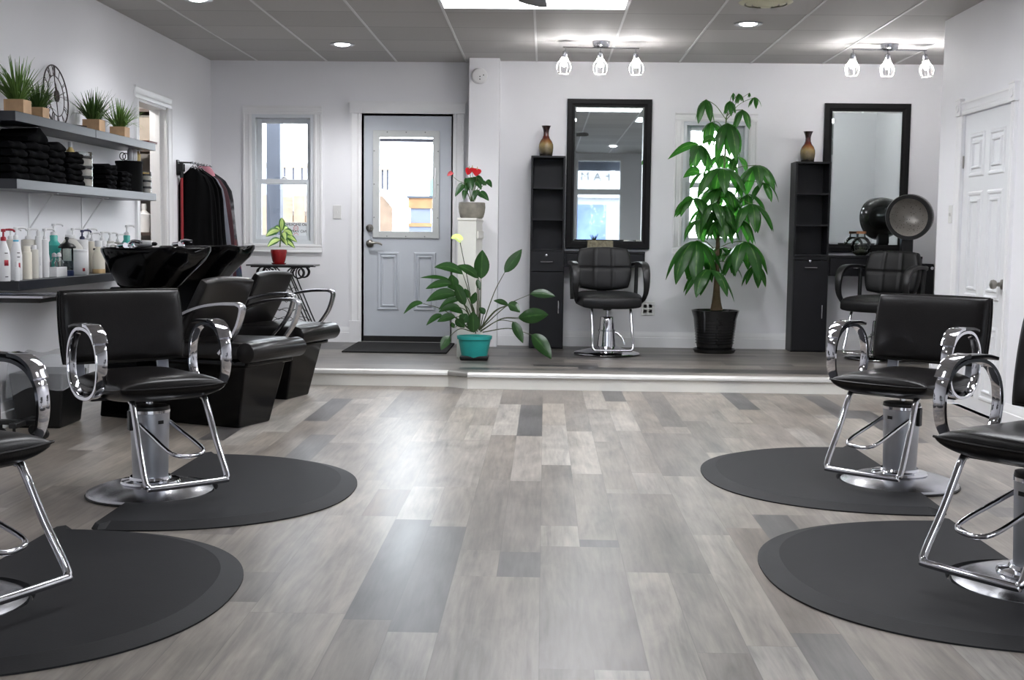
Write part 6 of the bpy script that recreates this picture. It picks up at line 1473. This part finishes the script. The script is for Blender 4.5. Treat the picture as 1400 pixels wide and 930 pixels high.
panel('large lit ceiling panel at the top of the view, above the fan blade', -.09-.607, -.09+.607, yp1-.605, yp1)
for i, (x, y) in enumerate(((.52, 6.9), (-.69, 5.6), (1.73, 5.6))): panel(('lit ceiling panel over the middle of the floor', 'lit ceiling panel over the left mats', 'lit ceiling panel over the right mats')[i], x-.607, x+.607, y-.3, y+.3)
def can(label, p, e=12):
    t = thing('recessed_light', label, 'ceiling light', (p[0], p[1], CEIL), 0, 'round recessed ceiling lights')
    MB().lathe([(.062, -.001), (.098, -.001), (.1, -.005), (.094, -.010), (.066, -.006)], seg=36, cap0=False, cap1=False).build('trim_ring', grey_p, t)
    MB().lathe([(0, -.018), (.04, -.014), (.058, -.006), (.062, -.002)], seg=28, cap1=False).build('bulb', can_m, t)
    light('recessed_spot', 'SPOT', (p[0], p[1], CEIL-.03), e, (.98, .98, 1), .06, spot_size=R(140), spot_blend=.6)
for lb_, q in (('round recessed light in front of the left window', (468, 60)), ('round recessed light between the two track lights', (1023, 32)), ('round recessed light cut by the top edge, over the basins', (270, -2))):
    can(lb_, at(*q, Z=CEIL), 30 if q[0] == 468 else (18 if q[0] > 500 else 8))
for lb_, q in (('round recessed light over the near left chair', (-1.4, 4.2)), ('round recessed light over the near right chair', (1.5, 4.6)), ('round recessed light near the street windows', (1.1, .9))): can(lb_, q)
v_ = at(1047, 3, Z=CEIL); vt = thing('ceiling_vent', 'round ivory ceiling vent cut by the top edge', 'vent', (v_.x, v_.y, CEIL)); ivory = pm('vent_ivory', (206, 204, 178), .5, noise=(8, .05))
for r0_, z in ((.17, -.004), (.125, -.012), (.08, -.02)): MB().lathe([(r0_-.035, z-.010), (r0_-.004, z), (r0_, z+.003), (r0_-.005, z+.004), (r0_-.035, z-.004)], seg=40, cap0=False, cap1=False).build('vent_ring', ivory, vt)
MB().lathe([(0, -.034), (.035, -.032), (.04, -.026), (0, -.024)], seg=24).build('vent_disc', ivory, vt)
# ceiling fan, only a blade tip is in view
fx, fy = at(730, 8, Z=2.30).x, at(730, 8, Z=2.30).y - .62
fn = thing('ceiling_fan', 'dark ceiling fan with one blade tip under the lit panel', 'ceiling fan', (fx, fy, CEIL)); fan_m = pm('fan_brown', (30, 24, 24), .4, noise=(12, .2))
m_ = MB(); m_.lathe([(0, -.05), (.05, -.05), (.07, -.02), (.07, 0), (0, 0)]); m_.tube([(0, 0, -.04), (0, 0, -.2)], .014, 10); m_.build('downrod', fan_m, fn); m_ = MB(); m_.lathe([(0, -.33), (.06, -.32), (.1, -.28), (.11, -.24), (.08, -.2), (0, -.19)]); m_.build('motor', fan_m, fn)
for i in range(5):
    a = pi/2 + .02 + i*2*pi/5; m4 = M4.Rotation(a, 4, 'Z') @ M4.Translation((0, 0, -.255)) @ M4.Rotation(R(13), 4, 'X'); m_ = MB(); m_.prism([(.12, -.03), (.2, -.06), (.56, -.085), (.61, -.05), (.625, .02), (.60, .075), (.2, .06), (.12, .03)], -.003, .003, mx=m4); m_.build('fan_blade', fan_m, fn, smooth=0)
# track lights
wire_w = pm('cage_wire', (232, 230, 228), .3, .3)
def track(label, c, e0, e1, heads):
    z = CEIL; p = at(*c, Z=CEIL-.03); t = thing('track_light', label, 'ceiling light', (p.x, p.y, CEIL), 0, 'three bulb track lights')
    MB().lathe([(0, -.05), (.04, -.05), (.062, -.035), (.068, -.012), (.068, 0), (0, 0)], seg=32).build('canopy', steel, t)
    a, b_ = at(*e0, Y=p.y)-V((p.x, p.y, CEIL)), at(*e1, Y=p.y)-V((p.x, p.y, CEIL)); zb_ = (a.z+b_.z)/2 - .004
    yo = .02
    m_ = MB(); m_.tube([(a.x, -yo, zb_), (b_.x, yo, zb_)], .006, 8); m_.tube([(0, 0, -.045), (0, 0, zb_)], .010, 8); m_.build('bar', steel, t)
    for (hx, hy, lean) in heads:
        q = at(hx, hy, Y=p.y) - V((p.x, p.y, CEIL)); q.y = (q.x/(b_.x-a.x))*2*yo
        mx2 = M4.Translation((q.x, q.y, zb_)) @ M4.Rotation(lean, 4, 'Y')
        m_ = MB(); m_.tube([mx2 @ V((0, 0, 0)), mx2 @ V((0, 0, -.035))], .005, 8); m_.ring_loft([[mx2 @ V((r_*cos(a_), r_*sin(a_), zz)) for a_ in [2*pi*j/20 for j in range(20)]] for r_, zz in ((.012, -.03), (.019, -.035), (.021, -.08), (.018, -.085))]); hd = m_.build('lamp_socket', steel, t)
        m_ = MB(); prof = [(.021, -.075), (.028, -.095), (.048, -.125), (.055, -.15), (.048, -.18), (.040, -.20)]
        for k in range(6): aa = k*pi/3; m_.tube(cat([mx2 @ V((r_*cos(aa), r_*sin(aa), zz)) for r_, zz in prof], 4), .0019, 6)
        for r_, zz in ((.040, -.20), (.022, -.078)): m_.tube([mx2 @ V((r_*cos(a_), r_*sin(a_), zz)) for a_ in [2*pi*j/28 for j in range(28)]], .0038, 6, closed=True)
        m_.build('wire_cage', wire_w, hd, smooth=60)
        m_ = MB(); m_.ring_loft([[mx2 @ V((r_*cos(a_), r_*sin(a_), zz)) for a_ in [2*pi*j/20 for j in range(20)]] for r_, zz in ((.010, -.084), (.011, -.098), (.016, -.112), (.019, -.126), (.016, -.140), (.008, -.147), (.001, -.148))]); m_.build('bulb', bulb_m, hd, smooth=60)
track('three bulb caged track light above the bright mirror', (822, 62), (769.5, 66), (874.5, 63), ((773, 66, R(4)), (821, 66, 0), (869.5, 64, R(-3))))
track('three bulb caged track light in front of the right alcove', (1216, 66), (1164, 68.5), (1268, 66), ((1166, 68, R(2)), (1214, 66, 0), (1265, 66, R(-8))))
# ================================================================ LIGHT
wd = bpy.data.worlds.new('world'); scene.world = wd; wd.use_nodes = True
nt = wd.node_tree; bg = nt.nodes['Background']
bg.inputs['Color'].default_value = (.86, .93, 1, 1); bg.inputs['Strength'].default_value = 4.2
for i, r in enumerate(FW):
    x0, x1, z0, z1 = r
    o = light('portal_street', 'AREA', ((x0+x1)/2, YF-.16, (z0+z1)/2), 1, size=(x1-x0, z1-z0), rot=(-pi/2, 0, pi)); o.data.cycles.is_portal = True
    o.rotation_euler = (R(90), 0, 0)
for r, y in ((W1, YBL+.16), (W2, YB+.16), ((D1[0]+lx0, D1[0]+lx1, STEP+lz0, STEP+lz1), YBL+.16)):
    o = light('portal_yard', 'AREA', ((r[0]+r[1])/2, y, (r[2]+r[3])/2), 1, size=(r[1]-r[0], r[3]-r[2]), rot=(R(-90), 0, 0)); o.data.cycles.is_portal = True
scene.view_settings.view_transform = 'Standard'; scene.view_settings.look = 'None'; scene.view_settings.gamma = 1; scene.view_settings.use_curve_mapping = False
scene.view_settings.exposure = 1.64
scene.cycles.max_bounces = 10; scene.cycles.diffuse_bounces = 5; scene.cycles.glossy_bounces = 5; scene.cycles.transparent_max_bounces = 16
scene.cycles.sample_clamp_indirect = 8; scene.cycles.caustics_reflective = False; scene.cycles.caustics_refractive = False
scene.cycles.use_denoising = True
